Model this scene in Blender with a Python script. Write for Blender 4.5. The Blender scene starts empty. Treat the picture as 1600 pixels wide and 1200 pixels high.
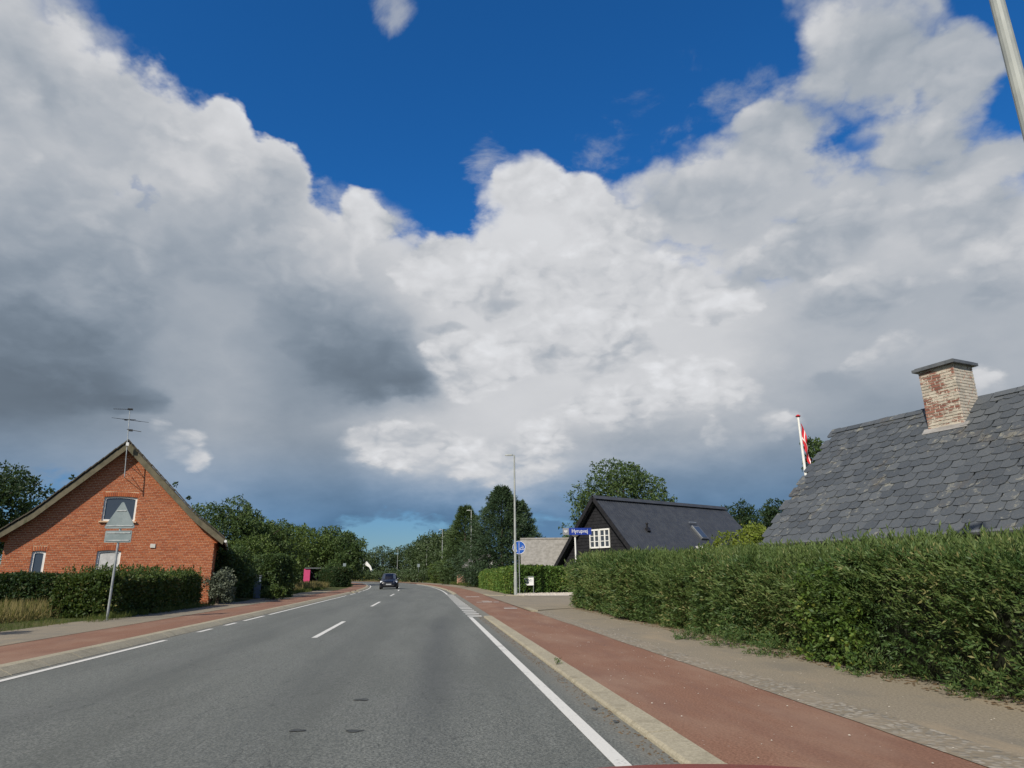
import bpy, bmesh, math, random
import numpy as np
from mathutils import Vector, Matrix

random.seed(7)
RNG = np.random.default_rng(11)
R = math.radians
scene = bpy.context.scene
COL = scene.collection

# ------------------------------------------------------------------ camera
EYE, PITCH, ROLL = 1.28, math.atan(298 / 1045), 0.010
cam_data = bpy.data.cameras.new('camera')
cam_data.sensor_width = 36.0
cam_data.lens = 36.0 * 1045 / 1600
cam_data.clip_start, cam_data.clip_end = 0.05, 3000
cam = bpy.data.objects.new('camera', cam_data)
COL.objects.link(cam)
_r0, _u0 = Vector((1, 0, 0)), Vector((0, -math.sin(PITCH), math.cos(PITCH)))
_f = Vector((0, math.cos(PITCH), math.sin(PITCH)))
_r = _r0 * math.cos(ROLL) - _u0 * math.sin(ROLL)
_u = _r0 * math.sin(ROLL) + _u0 * math.cos(ROLL)
cam.matrix_world = Matrix(((_r.x, _u.x, -_f.x, 0), (_r.y, _u.y, -_f.y, 0), (_r.z, _u.z, -_f.z, EYE), (0, 0, 0, 1)))
scene.camera = cam

# ------------------------------------------------------------------ view, sun, sky
scene.view_settings.view_transform = 'Standard'
scene.view_settings.look = 'None'
scene.view_settings.exposure = 0.0
scene.view_settings.gamma = 1.0
scene.cycles.use_denoising = True
scene.cycles.max_bounces = 6
scene.cycles.transparent_max_bounces = 8
SUN_AZ, SUN_EL = -152.0, 38.0           # clockwise from +Y: behind the camera, to the left
sun_data = bpy.data.lights.new('sun', 'SUN')
sun_data.energy = 5.0
sun_data.angle = R(0.53)
sun_data.color = (1.0, 0.93, 0.82)
sun = bpy.data.objects.new('sun', sun_data)
COL.objects.link(sun)
_sd = Vector((math.sin(R(SUN_AZ)) * math.cos(R(SUN_EL)), math.cos(R(SUN_AZ)) * math.cos(R(SUN_EL)), math.sin(R(SUN_EL))))
sun.rotation_euler = _sd.to_track_quat('Z', 'Y').to_euler()
sun.location = (-20, -20, 40)


class NT:
    """short-hand for building node trees"""
    def __init__(self, tree):
        self.t = tree

    def node(self, kind, ins=None, **props):
        n = self.t.nodes.new(kind)
        for k, v in props.items():
            setattr(n, k, v)
        for k, v in (ins or {}).items():
            self.set(n.inputs[k], v)
        return n

    def set(self, sock, v):
        if hasattr(v, 'is_output'):
            self.t.links.new(v, sock)
        else:
            sock.default_value = v

    def m(self, op, a, b=None, c=None, clamp=False):
        n = self.node('ShaderNodeMath', operation=op, use_clamp=clamp)
        for i, v in enumerate((a, b, c)):
            if v is not None:
                self.set(n.inputs[i], v)
        return n.outputs[0]

    def v(self, op, a, b=None, s=None):
        n = self.node('ShaderNodeVectorMath', operation=op)
        self.set(n.inputs[0], a)
        if b is not None:
            self.set(n.inputs[1], b)
        if s is not None:
            self.set(n.inputs['Scale'], s)
        return n.outputs['Value'] if op in ('LENGTH', 'DOT_PRODUCT') else n.outputs[0]

    def sep(self, v):
        n = self.node('ShaderNodeSeparateXYZ', {0: v})
        return n.outputs[0], n.outputs[1], n.outputs[2]

    def comb(self, x, y, z):
        return self.node('ShaderNodeCombineXYZ', {0: x, 1: y, 2: z}).outputs[0]

    def noise(self, vec, scale, detail=4, rough=0.5, col=False, dims='3D', dist=0.0):
        n = self.node('ShaderNodeTexNoise', {'Scale': scale, 'Detail': detail, 'Roughness': rough, 'Distortion': dist}, noise_dimensions=dims)
        if vec is not None:
            self.set(n.inputs['Vector'], vec)
        return n.outputs['Color'] if col else n.outputs[0]

    def ss(self, x, lo, hi):
        n = self.node('ShaderNodeMapRange', {0: x, 1: lo, 2: hi, 3: 0.0, 4: 1.0}, interpolation_type='SMOOTHSTEP')
        return n.outputs[0]

    def lin(self, x, lo, hi, a=0.0, b=1.0):
        return self.node('ShaderNodeMapRange', {0: x, 1: lo, 2: hi, 3: a, 4: b}).outputs[0]

    def mix(self, f, a, b, mode='MIX'):
        n = self.node('ShaderNodeMix', data_type='RGBA', blend_type=mode)
        self.set(n.inputs[0], f)
        self.set(n.inputs[6], a)
        self.set(n.inputs[7], b)
        return n.outputs[2]

    def fmix(self, f, a, b):
        n = self.node('ShaderNodeMix', data_type='FLOAT')
        self.set(n.inputs[0], f)
        self.set(n.inputs[2], a)
        self.set(n.inputs[3], b)
        return n.outputs[0]

    def ramp(self, f, stops, interp='LINEAR'):
        n = self.node('ShaderNodeValToRGB', {0: f})
        cr = n.color_ramp
        cr.interpolation = interp
        while len(cr.elements) < len(stops):
            cr.elements.new(0.5)
        for e, (p, c) in zip(cr.elements, stops):
            e.position = p
            e.color = (c[0], c[1], c[2], 1.0)
        return n.outputs[0]


# cloud cover (00..99) and cloud brightness (hex) over azimuth -48..48 deg (columns) and elevation 0..48 deg (rows)
SKY_COV = [
"595959597079775933516069798890909090909191", "726864668599999280978089979999999999999999",
"999999999999999999999999999999999999999999", "999999999999999999999999999999999999999999",
"999999999999999999999999999999999999999999", "999999999999999999999999999999999999999994",
"999997999999999999999999999790919999957967", "999995909899989797999999998979929596905854",
"999999999999736756549695918792995887633109", "999997846765210705123023325261829398721709",
"999974270402020301000000112222266793913809", "999957110000002011000000000100094889955909",
"999940070000022815000000000000073686988209"]
SKY_BR = [
"969696968b817c7a79777575737272727373737373", "88898a8c8781766e68666d726e6e6e71767778797b",
"8282838c9697888698b3ba9d86858483878b8e9397", "68636b7697a491a0bdc0c4c1afaeac9d969a9fa1a3",
"847d77708da28f7d8db9c9cdc5c9c5acaab0a6a6a6", "938e8c8c9ba29189a2ccc5ccd1d0c7b6ada6afbbc1",
"a39b9aa0a4a19ca2b8d3ced6d0ccc5b9bbc3c4beaf", "aaada9abb2b5b8c5ced0d7d7c4b3adb0b7b9b5a4a2",
"aca9acb9c2c6c1c6c9c8cfccc3bab8baadb3a9a3a5", "beb7b2bedcd9c1b4adacaeaeb0b2b2b6b8b6aba5a5",
"bebcb7b5bdc2b8b0acaaaaaaa8a6a5a9aeaeaca6a5", "bebbb6b1afafafadaaaaaaaaa9a8a9abacadaea8a5",
"bebab5b0afafaeacaaaaaaaaaaaaaaabacacafa9a5"]
# single clouds and gaps: azimuth, elevation, radius az, radius el, cover change, brightness change
SKY_SPOTS = [(-11.0, 2.8, 3.4, 1.5, -0.9, 0.0), (-6.0, 31.0, 3.4, 2.8, -0.75, 0.0), (-9.0, 33.5, 5.0, 2.0, -0.4, 0.0), (4.0, 36.0, 6.0, 1.8, -0.3, 0.0), (14.8, 37.5, 4.0, 2.2, -0.3, 0.0)]

world = bpy.data.worlds.new('World')
scene.world = world
world.use_nodes = True
wt = world.node_tree
wt.nodes.clear()
w = NT(wt)
SKY_STRENGTH = 0.1
geo = w.node('ShaderNodeTexCoord').outputs['Generated']
d = w.v('NORMALIZE', geo)
dx, dy, dz = w.sep(d)
sky = w.node('ShaderNodeTexSky', sky_type='NISHITA', sun_disc=False)
sky.sun_elevation = R(SUN_EL)
sky.sun_rotation = R(SUN_AZ)
sky.air_density, sky.dust_density, sky.ozone_density = 1.0, 0.2, 3.0

az0 = w.m('MULTIPLY', w.m('ARCTAN2', dx, dy), 180 / math.pi)
el0 = w.m('MULTIPLY', w.m('ARCSINE', dz), 180 / math.pi)
# features shrink towards the horizon, as clouds of one layer do
persp = w.m('DIVIDE', 1.0, w.m('ADD', w.m('MAXIMUM', dz, 0.0), 0.42))
q = w.v('SCALE', d, s=persp)
w1 = w.v('SUBTRACT', w.noise(q, 2.2, 3, 0.5, True), (0.5, 0.5, 0.5))
w2 = w.v('SUBTRACT', w.noise(q, 8.5, 5, 0.58, True), (0.5, 0.5, 0.5))
warp = w.v('ADD', w.v('SCALE', w1, s=8.0), w.v('SCALE', w2, s=6.5))
wx, wy, wz = w.sep(warp)
blue = w.v('MULTIPLY', sky.outputs[0], w.mix(w.ss(el0, 0.0, 26.0), (0.33, 0.48, 0.66, 1), (0.17, 0.76, 1.32, 1)))
damp = w.lin(el0, 0.0, 30.0, 0.45, 1.0)
az = w.m('ADD', az0, w.m('MULTIPLY', wx, damp))
el = w.m('ADD', el0, w.m('MULTIPLY', w.m('MULTIPLY', wz, damp), 0.8))
u = w.lin(az, -48.0, 48.0)
acc = None
for i in range(13):
    stops = [(j / 20, (int(SKY_COV[i][2 * j:2 * j + 2]) / 99, int(SKY_BR[i][2 * j:2 * j + 2], 16) / 255, 0)) for j in range(21)]
    row = w.ramp(u, stops)
    e = el
    if i == 0:
        e = w.m('MAXIMUM', el, 0.0)
    if i == 12:
        e = w.m('MINIMUM', el, 48.0)
    wgt = w.m('MAXIMUM', w.m('SUBTRACT', 1.0, w.m('DIVIDE', w.m('ABSOLUTE', w.m('SUBTRACT', e, 4.0 * i)), 4.0)), 0.0)
    term = w.v('SCALE', row, s=wgt)
    acc = term if acc is None else w.v('ADD', acc, term)
p2 = w.comb(az, el, 0.0)
for (a0, e0, ra, re, dc, db) in SKY_SPOTS:
    k = w.v('MULTIPLY', w.v('SUBTRACT', p2, (a0, e0, 0)), (1 / ra, 1 / re, 0))
    g = w.m('EXPONENT', w.m('MULTIPLY', w.v('DOT_PRODUCT', k, k), -1.0))
    acc = w.v('ADD', acc, w.v('SCALE', (dc, db, 0.0), s=g))
cov, bri, _ = w.sep(acc)
# billows: rounded puffs plus fine turbulence; the same field a little further from the sun gives lit and shaded sides
def puffs(vec):
    vor = w.node('ShaderNodeTexVoronoi', {'Vector': vec, 'Scale': 6.5, 'Detail': 2.0, 'Roughness': 0.55, 'Lacunarity': 2.3, 'Randomness': 1.0}, feature='F1')
    return w.m('SUBTRACT', 0.75, vor.outputs['Distance'])


def bank(p, ells, k=4.0):
    """cloud bank made of overlapping heads: returns how deep inside it a direction is, and where on its head (x, y)"""
    tot = None
    for (a0, e0, ra, re) in ells:
        kv = w.v('MULTIPLY', w.v('SUBTRACT', p, (a0, e0, 0)), (1 / ra, 1 / re, 0))
        g = w.m('EXPONENT', w.m('MULTIPLY_ADD', w.v('DOT_PRODUCT', kv, kv), -k, k))
        t_ = w.v('SCALE', w.v('ADD', kv, (0, 0, 1)), s=g)
        tot = t_ if tot is None else w.v('ADD', tot, t_)
    sx, sy, sw = w.sep(tot)
    sw = w.m('MAXIMUM', sw, 1e-9)
    return w.m('DIVIDE', w.m('LOGARITHM', sw, math.e), k), w.m('DIVIDE', sx, sw), w.m('DIVIDE', sy, sw)


CENTRE = [(-13.0, 29.4, 5.6, 3.2), (-6.2, 25.4, 6.6, 4.2), (1.6, 32.2, 4.0, 3.6), (6.5, 31.2, 5.5, 3.0), (9.8, 28.4, 6.5, 4.1), (0.1, 24.1, 8.3, 4.3), (11.8, 23.5, 7.9, 3.7), (17.7, 21.3, 5.9, 2.3), (5.8, 19.1, 8.5, 4.3), (16.1, 15.2, 5.8, 3.2), (-3.4, 17.6, 6.3, 3.3), (-8.9, 10.4, 6.5, 2.3), (-1.2, 9.1, 6.0, 2.3), (2.7, 11.0, 3.3, 2.2), (8.9, 13.5, 6.6, 2.7)]
RIGHT = [(19.6, 30.9, 9.2, 3.3), (24.6, 34.2, 5.2, 3.0), (32.4, 37.2, 7.0, 5.6), (38.5, 34.0, 4.2, 3.6), (34.6, 30.1, 6.4, 3.4), (28.2, 26.1, 6.2, 2.6), (36.6, 24.9, 5.5, 3.4), (38.5, 20.3, 4.0, 3.8), (24.4, 24.4, 7.0, 2.9), (28.7, 20.2, 6.8, 2.9)]
LEFT = [(-41.0, 33.6, 7.2, 5.7), (-33.3, 32.8, 7.2, 5.5), (-26.6, 34.5, 3.7, 3.5), (-22.4, 31.8, 5.1, 4.0), (-36.1, 25.7, 10.6, 6.0), (-24.1, 27.4, 9.7, 5.3), (-18.4, 24.2, 5.9, 6.1), (-13.7, 19.4, 6.0, 5.0), (-11.3, 16.3, 4.9, 2.4), (-37.0, 19.1, 8.8, 5.3), (-35.4, 14.3, 7.3, 2.7), (-32.8, 12.8, 6.0, 1.6)]
SMALL = [(31.0, 16.3, 2.6, 2.0), (28.7, 15.5, 2.0, 1.2), (19.6, 13.6, 3.6, 2.5), (22.0, 11.3, 2.9, 1.8), (17.3, 11.6, 2.0, 2.1), (-26.8, 9.6, 2.0, 1.7), (-28.4, 10.8, 1.2, 1.0), (-25.2, 8.4, 1.4, 1.0), (-10.0, 11.5, 4.9, 1.5), (35.9, 12.7, 2.2, 1.3)]
HOLES = [(-33.8, 27.7, 1.5, 1.6), (30.6, 31.0, 2.4, 0.8), (33.5, 33.4, 1.4, 0.8)]
WISPS = [(13.6, 36.6, 5.0, 3.2), (-12.2, 44.9, 2.2, 1.4), (-1.0, 34.2, 2.6, 3.0), (22.0, 36.6, 4.8, 2.8), (17.5, 40.0, 2.8, 1.8), (8.0, 34.5, 4.0, 2.0)]
DARKS = [(-1.6, 22.6, 3.1, 1.0), (26.4, 14.1, 3.2, 1.7), (28.4, 11.9, 2.2, 1.2), (-5.8, 20.3, 2.9, 0.7)]

qw = w.v('ADD', q, w.v('SCALE', w2, s=0.12))
n1 = w.noise(q, 5.0, 9, 0.62)
n3 = w.noise(q, 2.4, 4, 0.5)
p1 = puffs(qw)
p2_ = puffs(w.v('ADD', qw, (0.020, 0.010, -0.034)))
turb = w.m('SUBTRACT', n1, 0.5)
pf = w.m('SUBTRACT', p1, 0.30)
field = w.m('ADD', w.m('MULTIPLY', pf, 0.55), w.m('MULTIPLY', turb, 1.15))
rel = w.m('SUBTRACT', p1, p2_)
# directions shaken less for the banks, so that their heads keep their places
pb = w.comb(w.m('ADD', az0, w.m('MULTIPLY', w.m('MULTIPLY', wx, damp), 0.55)), w.m('ADD', el0, w.m('MULTIPLY', w.m('MULTIPLY', wz, damp), 0.45)), 0.0)
soft = w.m('ADD', w.m('MULTIPLY', w.m('SUBTRACT', n3, 0.5), 0.10), w.m('MULTIPLY', turb, 0.095))

# thin cover behind everything
dens = w.m('ADD', w.m('MULTIPLY', cov, 1.2), w.m('MULTIPLY', field, 0.8))
alpha = w.ss(dens, w.fmix(n3, 0.56, 0.40), w.fmix(n3, 0.80, 0.98))
alpha = w.m('MAXIMUM', alpha, w.ss(cov, 0.80, 0.98))
b = w.m('ADD', w.m('ADD', w.m('MULTIPLY', bri, 0.97), 0.05), soft)

fc, cx_, cy_ = bank(pb, CENTRE)
mc = w.ss(w.m('ADD', fc, w.m('MULTIPLY', field, 0.95)), w.lin(el0, 8.0, 17.0, -0.40, 0.02), w.lin(el0, 8.0, 17.0, 0.95, 0.36))
hc = w.ss(w.m('ADD', w.m('SUBTRACT', cy_, w.m('MULTIPLY', cx_, 0.25)), w.m('MULTIPLY', pf, 0.6)), -0.85, 0.6)
bc = w.m('ADD', w.m('ADD', w.fmix(hc, 0.785, 0.890), w.m('MULTIPLY', rel, 0.23)), soft)
b = w.fmix(w.m('MULTIPLY', mc, 0.85), b, bc)

fr, rx_, ry_ = bank(pb, RIGHT)
mr = w.ss(w.m('ADD', fr, w.m('MULTIPLY', field, 0.95)), 0.0, 0.45)
hr = w.ss(w.m('ADD', w.m('SUBTRACT', ry_, w.m('MULTIPLY', rx_, 0.25)), w.m('MULTIPLY', pf, 0.7)), -0.8, 0.7)
brr = w.m('ADD', w.m('ADD', w.fmix(hr, 0.68, 0.80), w.m('MULTIPLY', rel, 0.13)), soft)
b = w.fmix(w.m('MULTIPLY', mr, 0.8), b, brr)

fs, sx_, sy_ = bank(pb, SMALL)
ms = w.ss(w.m('ADD', fs, w.m('MULTIPLY', field, 1.0)), 0.0, 0.62)
hs = w.ss(w.m('ADD', sy_, w.m('MULTIPLY', pf, 0.8)), -0.8, 0.5)
bs_ = w.m('ADD', w.m('ADD', w.fmix(hs, 0.70, 0.87), w.m('MULTIPLY', rel, 0.12)), soft)
b = w.fmix(w.m('MULTIPLY', ms, 0.72), b, bs_)
fd, dx_, dy_ = bank(pb, DARKS)
md = w.ss(w.m('ADD', fd, w.m('MULTIPLY', field, 1.5)), -0.1, 0.9)
b = w.fmix(w.m('MULTIPLY', md, 0.7), b, 0.615)

fl_, lx_, ly_ = bank(pb, LEFT)
ml = w.ss(w.m('ADD', fl_, w.m('MULTIPLY', field, 0.95)), w.lin(el0, 14.0, 26.0, -0.30, 0.0), w.lin(el0, 14.0, 26.0, 0.62, 0.30))
hl = w.ss(w.m('ADD', w.m('ADD', ly_, w.m('MULTIPLY', lx_, 0.25)), w.m('MULTIPLY', pf, 0.9)), -0.9, 0.8)
bl_ = w.m('ADD', w.node('ShaderNodeMapRange', {0: el0, 1: 11.0, 2: 31.0, 3: 0.450, 4: 0.700}, interpolation_type='SMOOTHERSTEP').outputs[0], w.m('MULTIPLY', hl, 0.075))
rim = w.m('MULTIPLY', w.m('SUBTRACT', 1.0, w.ss(w.m('ADD', fl_, w.m('MULTIPLY', field, 0.95)), 0.18, 0.62)), w.ss(el0, 20.0, 31.0))
bl_ = w.m('ADD', w.m('ADD', bl_, w.m('MULTIPLY', rim, 0.07)), w.m('ADD', w.m('MULTIPLY', rel, w.lin(el0, 14.0, 34.0, 0.04, 0.14)), soft))
tw_ = w.v('MULTIPLY', w.v('SUBTRACT', pb, (-25.8, 35.2, 0)), (1 / 3.4, 1 / 3.2, 0))
bl_ = w.m('ADD', bl_, w.m('MULTIPLY', w.m('EXPONENT', w.m('MULTIPLY', w.v('DOT_PRODUCT', tw_, tw_), -1.0)), 0.13))
b = w.fmix(w.m('MULTIPLY', ml, 0.9), b, bl_)

alpha = w.m('MAXIMUM', alpha, w.m('MAXIMUM', w.m('MULTIPLY', mc, w.ss(cov, 0.25, 0.7)), w.m('MAXIMUM', mr, ml)))
fh, hx_, hy_ = bank(pb, HOLES, 3.0)
mh = w.ss(w.m('ADD', fh, w.m('MULTIPLY', turb, 4.0)), 0.35, 1.5)
alpha = w.m('MULTIPLY', alpha, w.m('SUBTRACT', 1.0, w.m('MULTIPLY', mh, 0.9)))
fw_, wx_, wy_ = bank(pb, WISPS)
streak = w.noise(w.v('ADD', q, w.v('SCALE', w1, s=0.35)), 7.0, 7, 0.62)
mw = w.ss(w.m('ADD', w.m('MULTIPLY', w.m('MINIMUM', fw_, 0.7), 0.35), w.m('MULTIPLY', w.m('SUBTRACT', streak, 0.5), 2.4)), 0.05, 0.75)
alpha = w.m('MAXIMUM', alpha, w.m('MULTIPLY', mw, 0.72))

b = w.m('ADD', b, w.m('MULTIPLY', w.m('SUBTRACT', 1.0, w.ss(el0, 1.0, 7.0)), 0.03))
b = w.m('SUBTRACT', b, w.m('MULTIPLY', w.m('MAXIMUM', w.m('SUBTRACT', b, 0.80), 0.0), 0.40))
b = w.m('MINIMUM', w.m('MAXIMUM', b, 0.2), 0.93)
lum = w.m('POWER', b, 2.2)
low = w.m('SUBTRACT', 1.0, w.ss(el0, 1.5, 12.0))
dark = w.m('SUBTRACT', 1.0, w.ss(b, 0.45, 0.84))
tint = w.mix(dark, (0.985, 1.0, 1.035, 1), (0.77, 0.98, 1.24, 1))
tint = w.mix(w.m('MULTIPLY', low, dark), tint, (0.44, 1.0, 1.80, 1))
ccol = w.v('SCALE', tint, s=w.m('MULTIPLY', lum, 1 / SKY_STRENGTH))
final = w.mix(alpha, blue, ccol)
bg = w.node('ShaderNodeBackground', {'Color': final, 'Strength': SKY_STRENGTH})
w.node('ShaderNodeOutputWorld', {0: bg.outputs[0]})
world.cycles.sampling_method = 'MANUAL'
world.cycles.sample_map_resolution = 512

# ------------------------------------------------------------------ helpers: materials
MATS = {}


def newmat(name):
    m = bpy.data.materials.new(name)
    m.use_nodes = True
    m.node_tree.nodes.clear()
    MATS[name] = m
    return m, NT(m.node_tree)


def finish(n, shader, disp=None):
    n.node('ShaderNodeOutputMaterial', {0: shader})


def bsdf(n, color, rough=0.7, metal=0.0, normal=None, spec=0.3, **kw):
    ins = {'Base Color': color, 'Roughness': rough, 'Metallic': metal, 'Specular IOR Level': spec}
    if normal is not None:
        ins['Normal'] = normal
    ins.update(kw)
    return n.node('ShaderNodeBsdfPrincipled', ins).outputs[0]


def c4(c):
    return (c[0], c[1], c[2], 1.0)


def bump(n, h, strength=0.3, dist=0.01):
    return n.node('ShaderNodeBump', {'Strength': strength, 'Distance': dist, 'Height': h}).outputs[0]


def simple(name, c1, c2=None, scale=6.0, rough=0.7, metal=0.0, bmp=0.0, bscale=60.0, spec=0.3, dirt=None):
    """a painted or raw surface: two tones mixed by noise, fine relief, optional streaky dirt colour"""
    m, n = newmat(name)
    co = n.node('ShaderNodeTexCoord').outputs['Object']
    col = c4(c1)
    if c2 is not None:
        f = n.ss(n.noise(co, scale, 5, 0.6), 0.32, 0.68)
        col = n.mix(f, c4(c1), c4(c2))
    if dirt is not None:
        st = n.noise(n.v('MULTIPLY', co, (1, 1, 0.25)), scale * 1.7, 6, 0.65)
        col = n.mix(n.ss(st, 0.55, 0.75), col, c4(dirt))
    nm = bump(n, n.noise(co, bscale, 4, 0.6), bmp, 0.01) if bmp else None
    rr = n.lin(n.noise(co, scale * 2, 3), 0.3, 0.7, max(0.02, rough - 0.08), min(1, rough + 0.08))
    finish(n, bsdf(n, col, rr, metal, nm, spec))
    return m


def leafmat(name, c1, c2, c3=None, transl=0.25, big=0.35, rough=0.55):
    """foliage: tone differs leaf by leaf and in broad drifts"""
    m, n = newmat(name)
    g = n.node('ShaderNodeNewGeometry')
    co = n.node('ShaderNodeTexCoord').outputs['Object']
    rnd = g.outputs['Random Per Island']
    drift = n.noise(co, big, 3, 0.6)
    f = n.m('ADD', n.m('MULTIPLY', rnd, 0.65), n.m('MULTIPLY', n.m('SUBTRACT', drift, 0.5), 1.3), clamp=True)
    col = n.mix(f, c4(c1), c4(c2))
    if c3 is not None:
        r2 = n.m('FRACT', n.m('MULTIPLY', rnd, 17.31))
        col = n.mix(n.ss(n.m('ADD', r2, n.m('MULTIPLY', n.m('SUBTRACT', drift, 0.5), 0.9)), 0.86, 1.0), col, c4(c3))
    d = bsdf(n, col, rough, 0.0, None, 0.28)
    t = n.node('ShaderNodeBsdfTranslucent', {'Color': n.mix(0.5, col, (0.16, 0.22, 0.02, 1))}).outputs[0]
    mx = n.node('ShaderNodeMixShader', {0: transl, 1: d, 2: t}).outputs[0]
    finish(n, mx)
    return m


# ------------------------------------------------------------------ helpers: meshes and objects
def link(o, parent=None):
    COL.objects.link(o)
    if parent is not None:
        o.parent = parent
    return o


def obj(name, verts, faces, mat, parent=None, smooth=False, uv=None):
    me = bpy.data.meshes.new(name)
    me.from_pydata([tuple(v) for v in verts], [], faces)
    if mat is not None:
        me.materials.append(mat)
    if smooth:
        me.polygons.foreach_set('use_smooth', [True] * len(me.polygons))
    if uv is not None:
        l = me.uv_layers.new(name='uv')
        idx = np.empty(len(me.loops), dtype=np.int32)
        me.loops.foreach_get('vertex_index', idx)
        l.data.foreach_set('uv', np.asarray(uv, dtype=np.float32)[idx].ravel())
    me.update()
    o = bpy.data.objects.new(name, me)
    return link(o, parent)


def np_mesh(name, V, Q, mat, parent=None, smooth=False):
    """fast mesh from numpy arrays: V (n,3), Q (m,k) faces of k corners"""
    me = bpy.data.meshes.new(name)
    k = Q.shape[1]
    me.vertices.add(len(V))
    me.vertices.foreach_set('co', np.asarray(V, dtype=np.float32).ravel())
    me.loops.add(Q.size)
    me.loops.foreach_set('vertex_index', np.asarray(Q, dtype=np.int32).ravel())
    me.polygons.add(len(Q))
    me.polygons.foreach_set('loop_start', np.arange(0, Q.size, k, dtype=np.int32))
    me.polygons.foreach_set('loop_total', np.full(len(Q), k, dtype=np.int32))
    if smooth:
        me.polygons.foreach_set('use_smooth', np.ones(len(Q), dtype=bool))
    me.materials.append(mat)
    me.update(calc_edges=True)
    me.validate()
    o = bpy.data.objects.new(name, me)
    return link(o, parent)


def tag(o, label=None, cat=None, group=None, kind=None):
    if label:
        o['label'] = label
    if cat:
        o['category'] = cat
    if group:
        o['group'] = group
    if kind:
        o['kind'] = kind
    return o


def thing(name, label, cat, loc=(0, 0, 0), rotz=0.0, group=None):
    o = bpy.data.objects.new(name, None)
    o.empty_display_size = 0.2
    link(o)
    o.location = loc
    o.rotation_euler = (0, 0, rotz)
    return tag(o, label, cat, group)


def copy_tree(o, parent=None):
    c = o.copy()
    link(c, parent)
    for ch in list(o.children):
        copy_tree(ch, c)
    return c


class MB:
    """collects boxes, tubes and polygons into one mesh"""
    def __init__(self):
        self.v, self.f = [], []

    def add(self, vs, fs):
        k = len(self.v)
        self.v += [Vector(p) for p in vs]
        self.f += [tuple(i + k for i in f) for f in fs]
        return self

    def box(self, c, s, rot=None):
        hx, hy, hz = s[0] / 2, s[1] / 2, s[2] / 2
        vs = [Vector((x, y, z)) for z in (-hz, hz) for y in (-hy, hy) for x in (-hx, hx)]
        if rot is not None:
            vs = [rot @ p for p in vs]
        c = Vector(c)
        return self.add([p + c for p in vs], [(0, 2, 3, 1), (4, 5, 7, 6), (0, 1, 5, 4), (2, 6, 7, 3), (0, 4, 6, 2), (1, 3, 7, 5)])

    def tube(self, p0, p1, r0, r1=None, n=8, caps=True):
        r1 = r0 if r1 is None else r1
        p0, p1 = Vector(p0), Vector(p1)
        a = (p1 - p0).normalized()
        e = a.orthogonal().normalized()
        g = a.cross(e)
        vs = []
        for p, r in ((p0, r0), (p1, r1)):
            for i in range(n):
                t = 2 * math.pi * i / n
                vs.append(p + e * (r * math.cos(t)) + g * (r * math.sin(t)))
        fs = [(i, (i + 1) % n, n + (i + 1) % n, n + i) for i in range(n)]
        if caps:
            fs += [tuple(range(n - 1, -1, -1)), tuple(range(n, 2 * n))]
        return self.add(vs, fs)

    def path(self, pts, r, n=6):
        for a, b in zip(pts[:-1], pts[1:]):
            self.tube(a, b, r, r, n)
        return self

    def prism(self, poly, depth, axis='Y', at=0.0):
        """polygon in the XZ plane (axis Y) or XY plane (axis Z) with thickness"""
        k = len(poly)
        if axis == 'Y':
            vs = [(x, at, z) for x, z in poly] + [(x, at + depth, z) for x, z in poly]
        elif axis == 'X':
            vs = [(at, x, z) for x, z in poly] + [(at + depth, x, z) for x, z in poly]
        else:
            vs = [(x, y, at) for x, y in poly] + [(x, y, at + depth) for x, y in poly]
        fs = [tuple(range(k - 1, -1, -1)), tuple(range(k, 2 * k))] + [(i, (i + 1) % k, k + (i + 1) % k, k + i) for i in range(k)]
        return self.add(vs, fs)

    def build(self, name, mat, parent=None, smooth=False):
        return obj(name, self.v, self.f, mat, parent, smooth)


def text_mesh(txt, size, depth=0.004):
    """lettering as a mesh in the XZ plane, facing -Y; returns verts and faces"""
    cu = bpy.data.curves.new('lettering', 'FONT')
    cu.body = txt
    cu.size = size
    cu.extrude = depth / 2
    cu.resolution_u = 3
    o = bpy.data.objects.new('lettering', cu)
    COL.objects.link(o)
    dg = bpy.context.evaluated_depsgraph_get()
    me = bpy.data.meshes.new_from_object(o.evaluated_get(dg))
    vs = [(v.co.x, v.co.z, v.co.y) for v in me.vertices]
    fs = [tuple(reversed(p.vertices)) for p in me.polygons]
    bpy.data.objects.remove(o)
    bpy.data.curves.remove(cu)
    bpy.data.meshes.remove(me)
    return vs, fs


# ------------------------------------------------------------------ the line of the road
# arc length s along the right-hand edge line, offset t to the right of it
_S = np.arange(-40.0, 330.0, 0.5)
_h = np.empty_like(_S)
_px = np.empty_like(_S)
_py = np.empty_like(_S)
hd, x_, y_ = 0.1234, 1.32 + 40 * math.sin(0.1234), -40 * math.cos(0.1234)
for i_, s_ in enumerate(_S):
    _h[i_], _px[i_], _py[i_] = hd, x_, y_
    kappa = 0.0 if s_ < 50 else (1 / 520 if s_ < 118 else 1 / 210)
    hd += kappa * 0.5
    x_ -= math.sin(hd) * 0.5
    y_ += math.cos(hd) * 0.5


def RP(s, t, z=0.0):
    h = np.interp(s, _S, _h)
    return Vector((np.interp(s, _S, _px) + t * math.cos(h), np.interp(s, _S, _py) + t * math.sin(h), z))


def heading(s):
    return float(np.interp(s, _S, _h))


def srange(a, b, near=1.0, far=4.0):
    out, s = [], a
    while s < b - 1e-6:
        out.append(s)
        s += near if s < 60 else far
    out.append(b)
    return out


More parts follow.
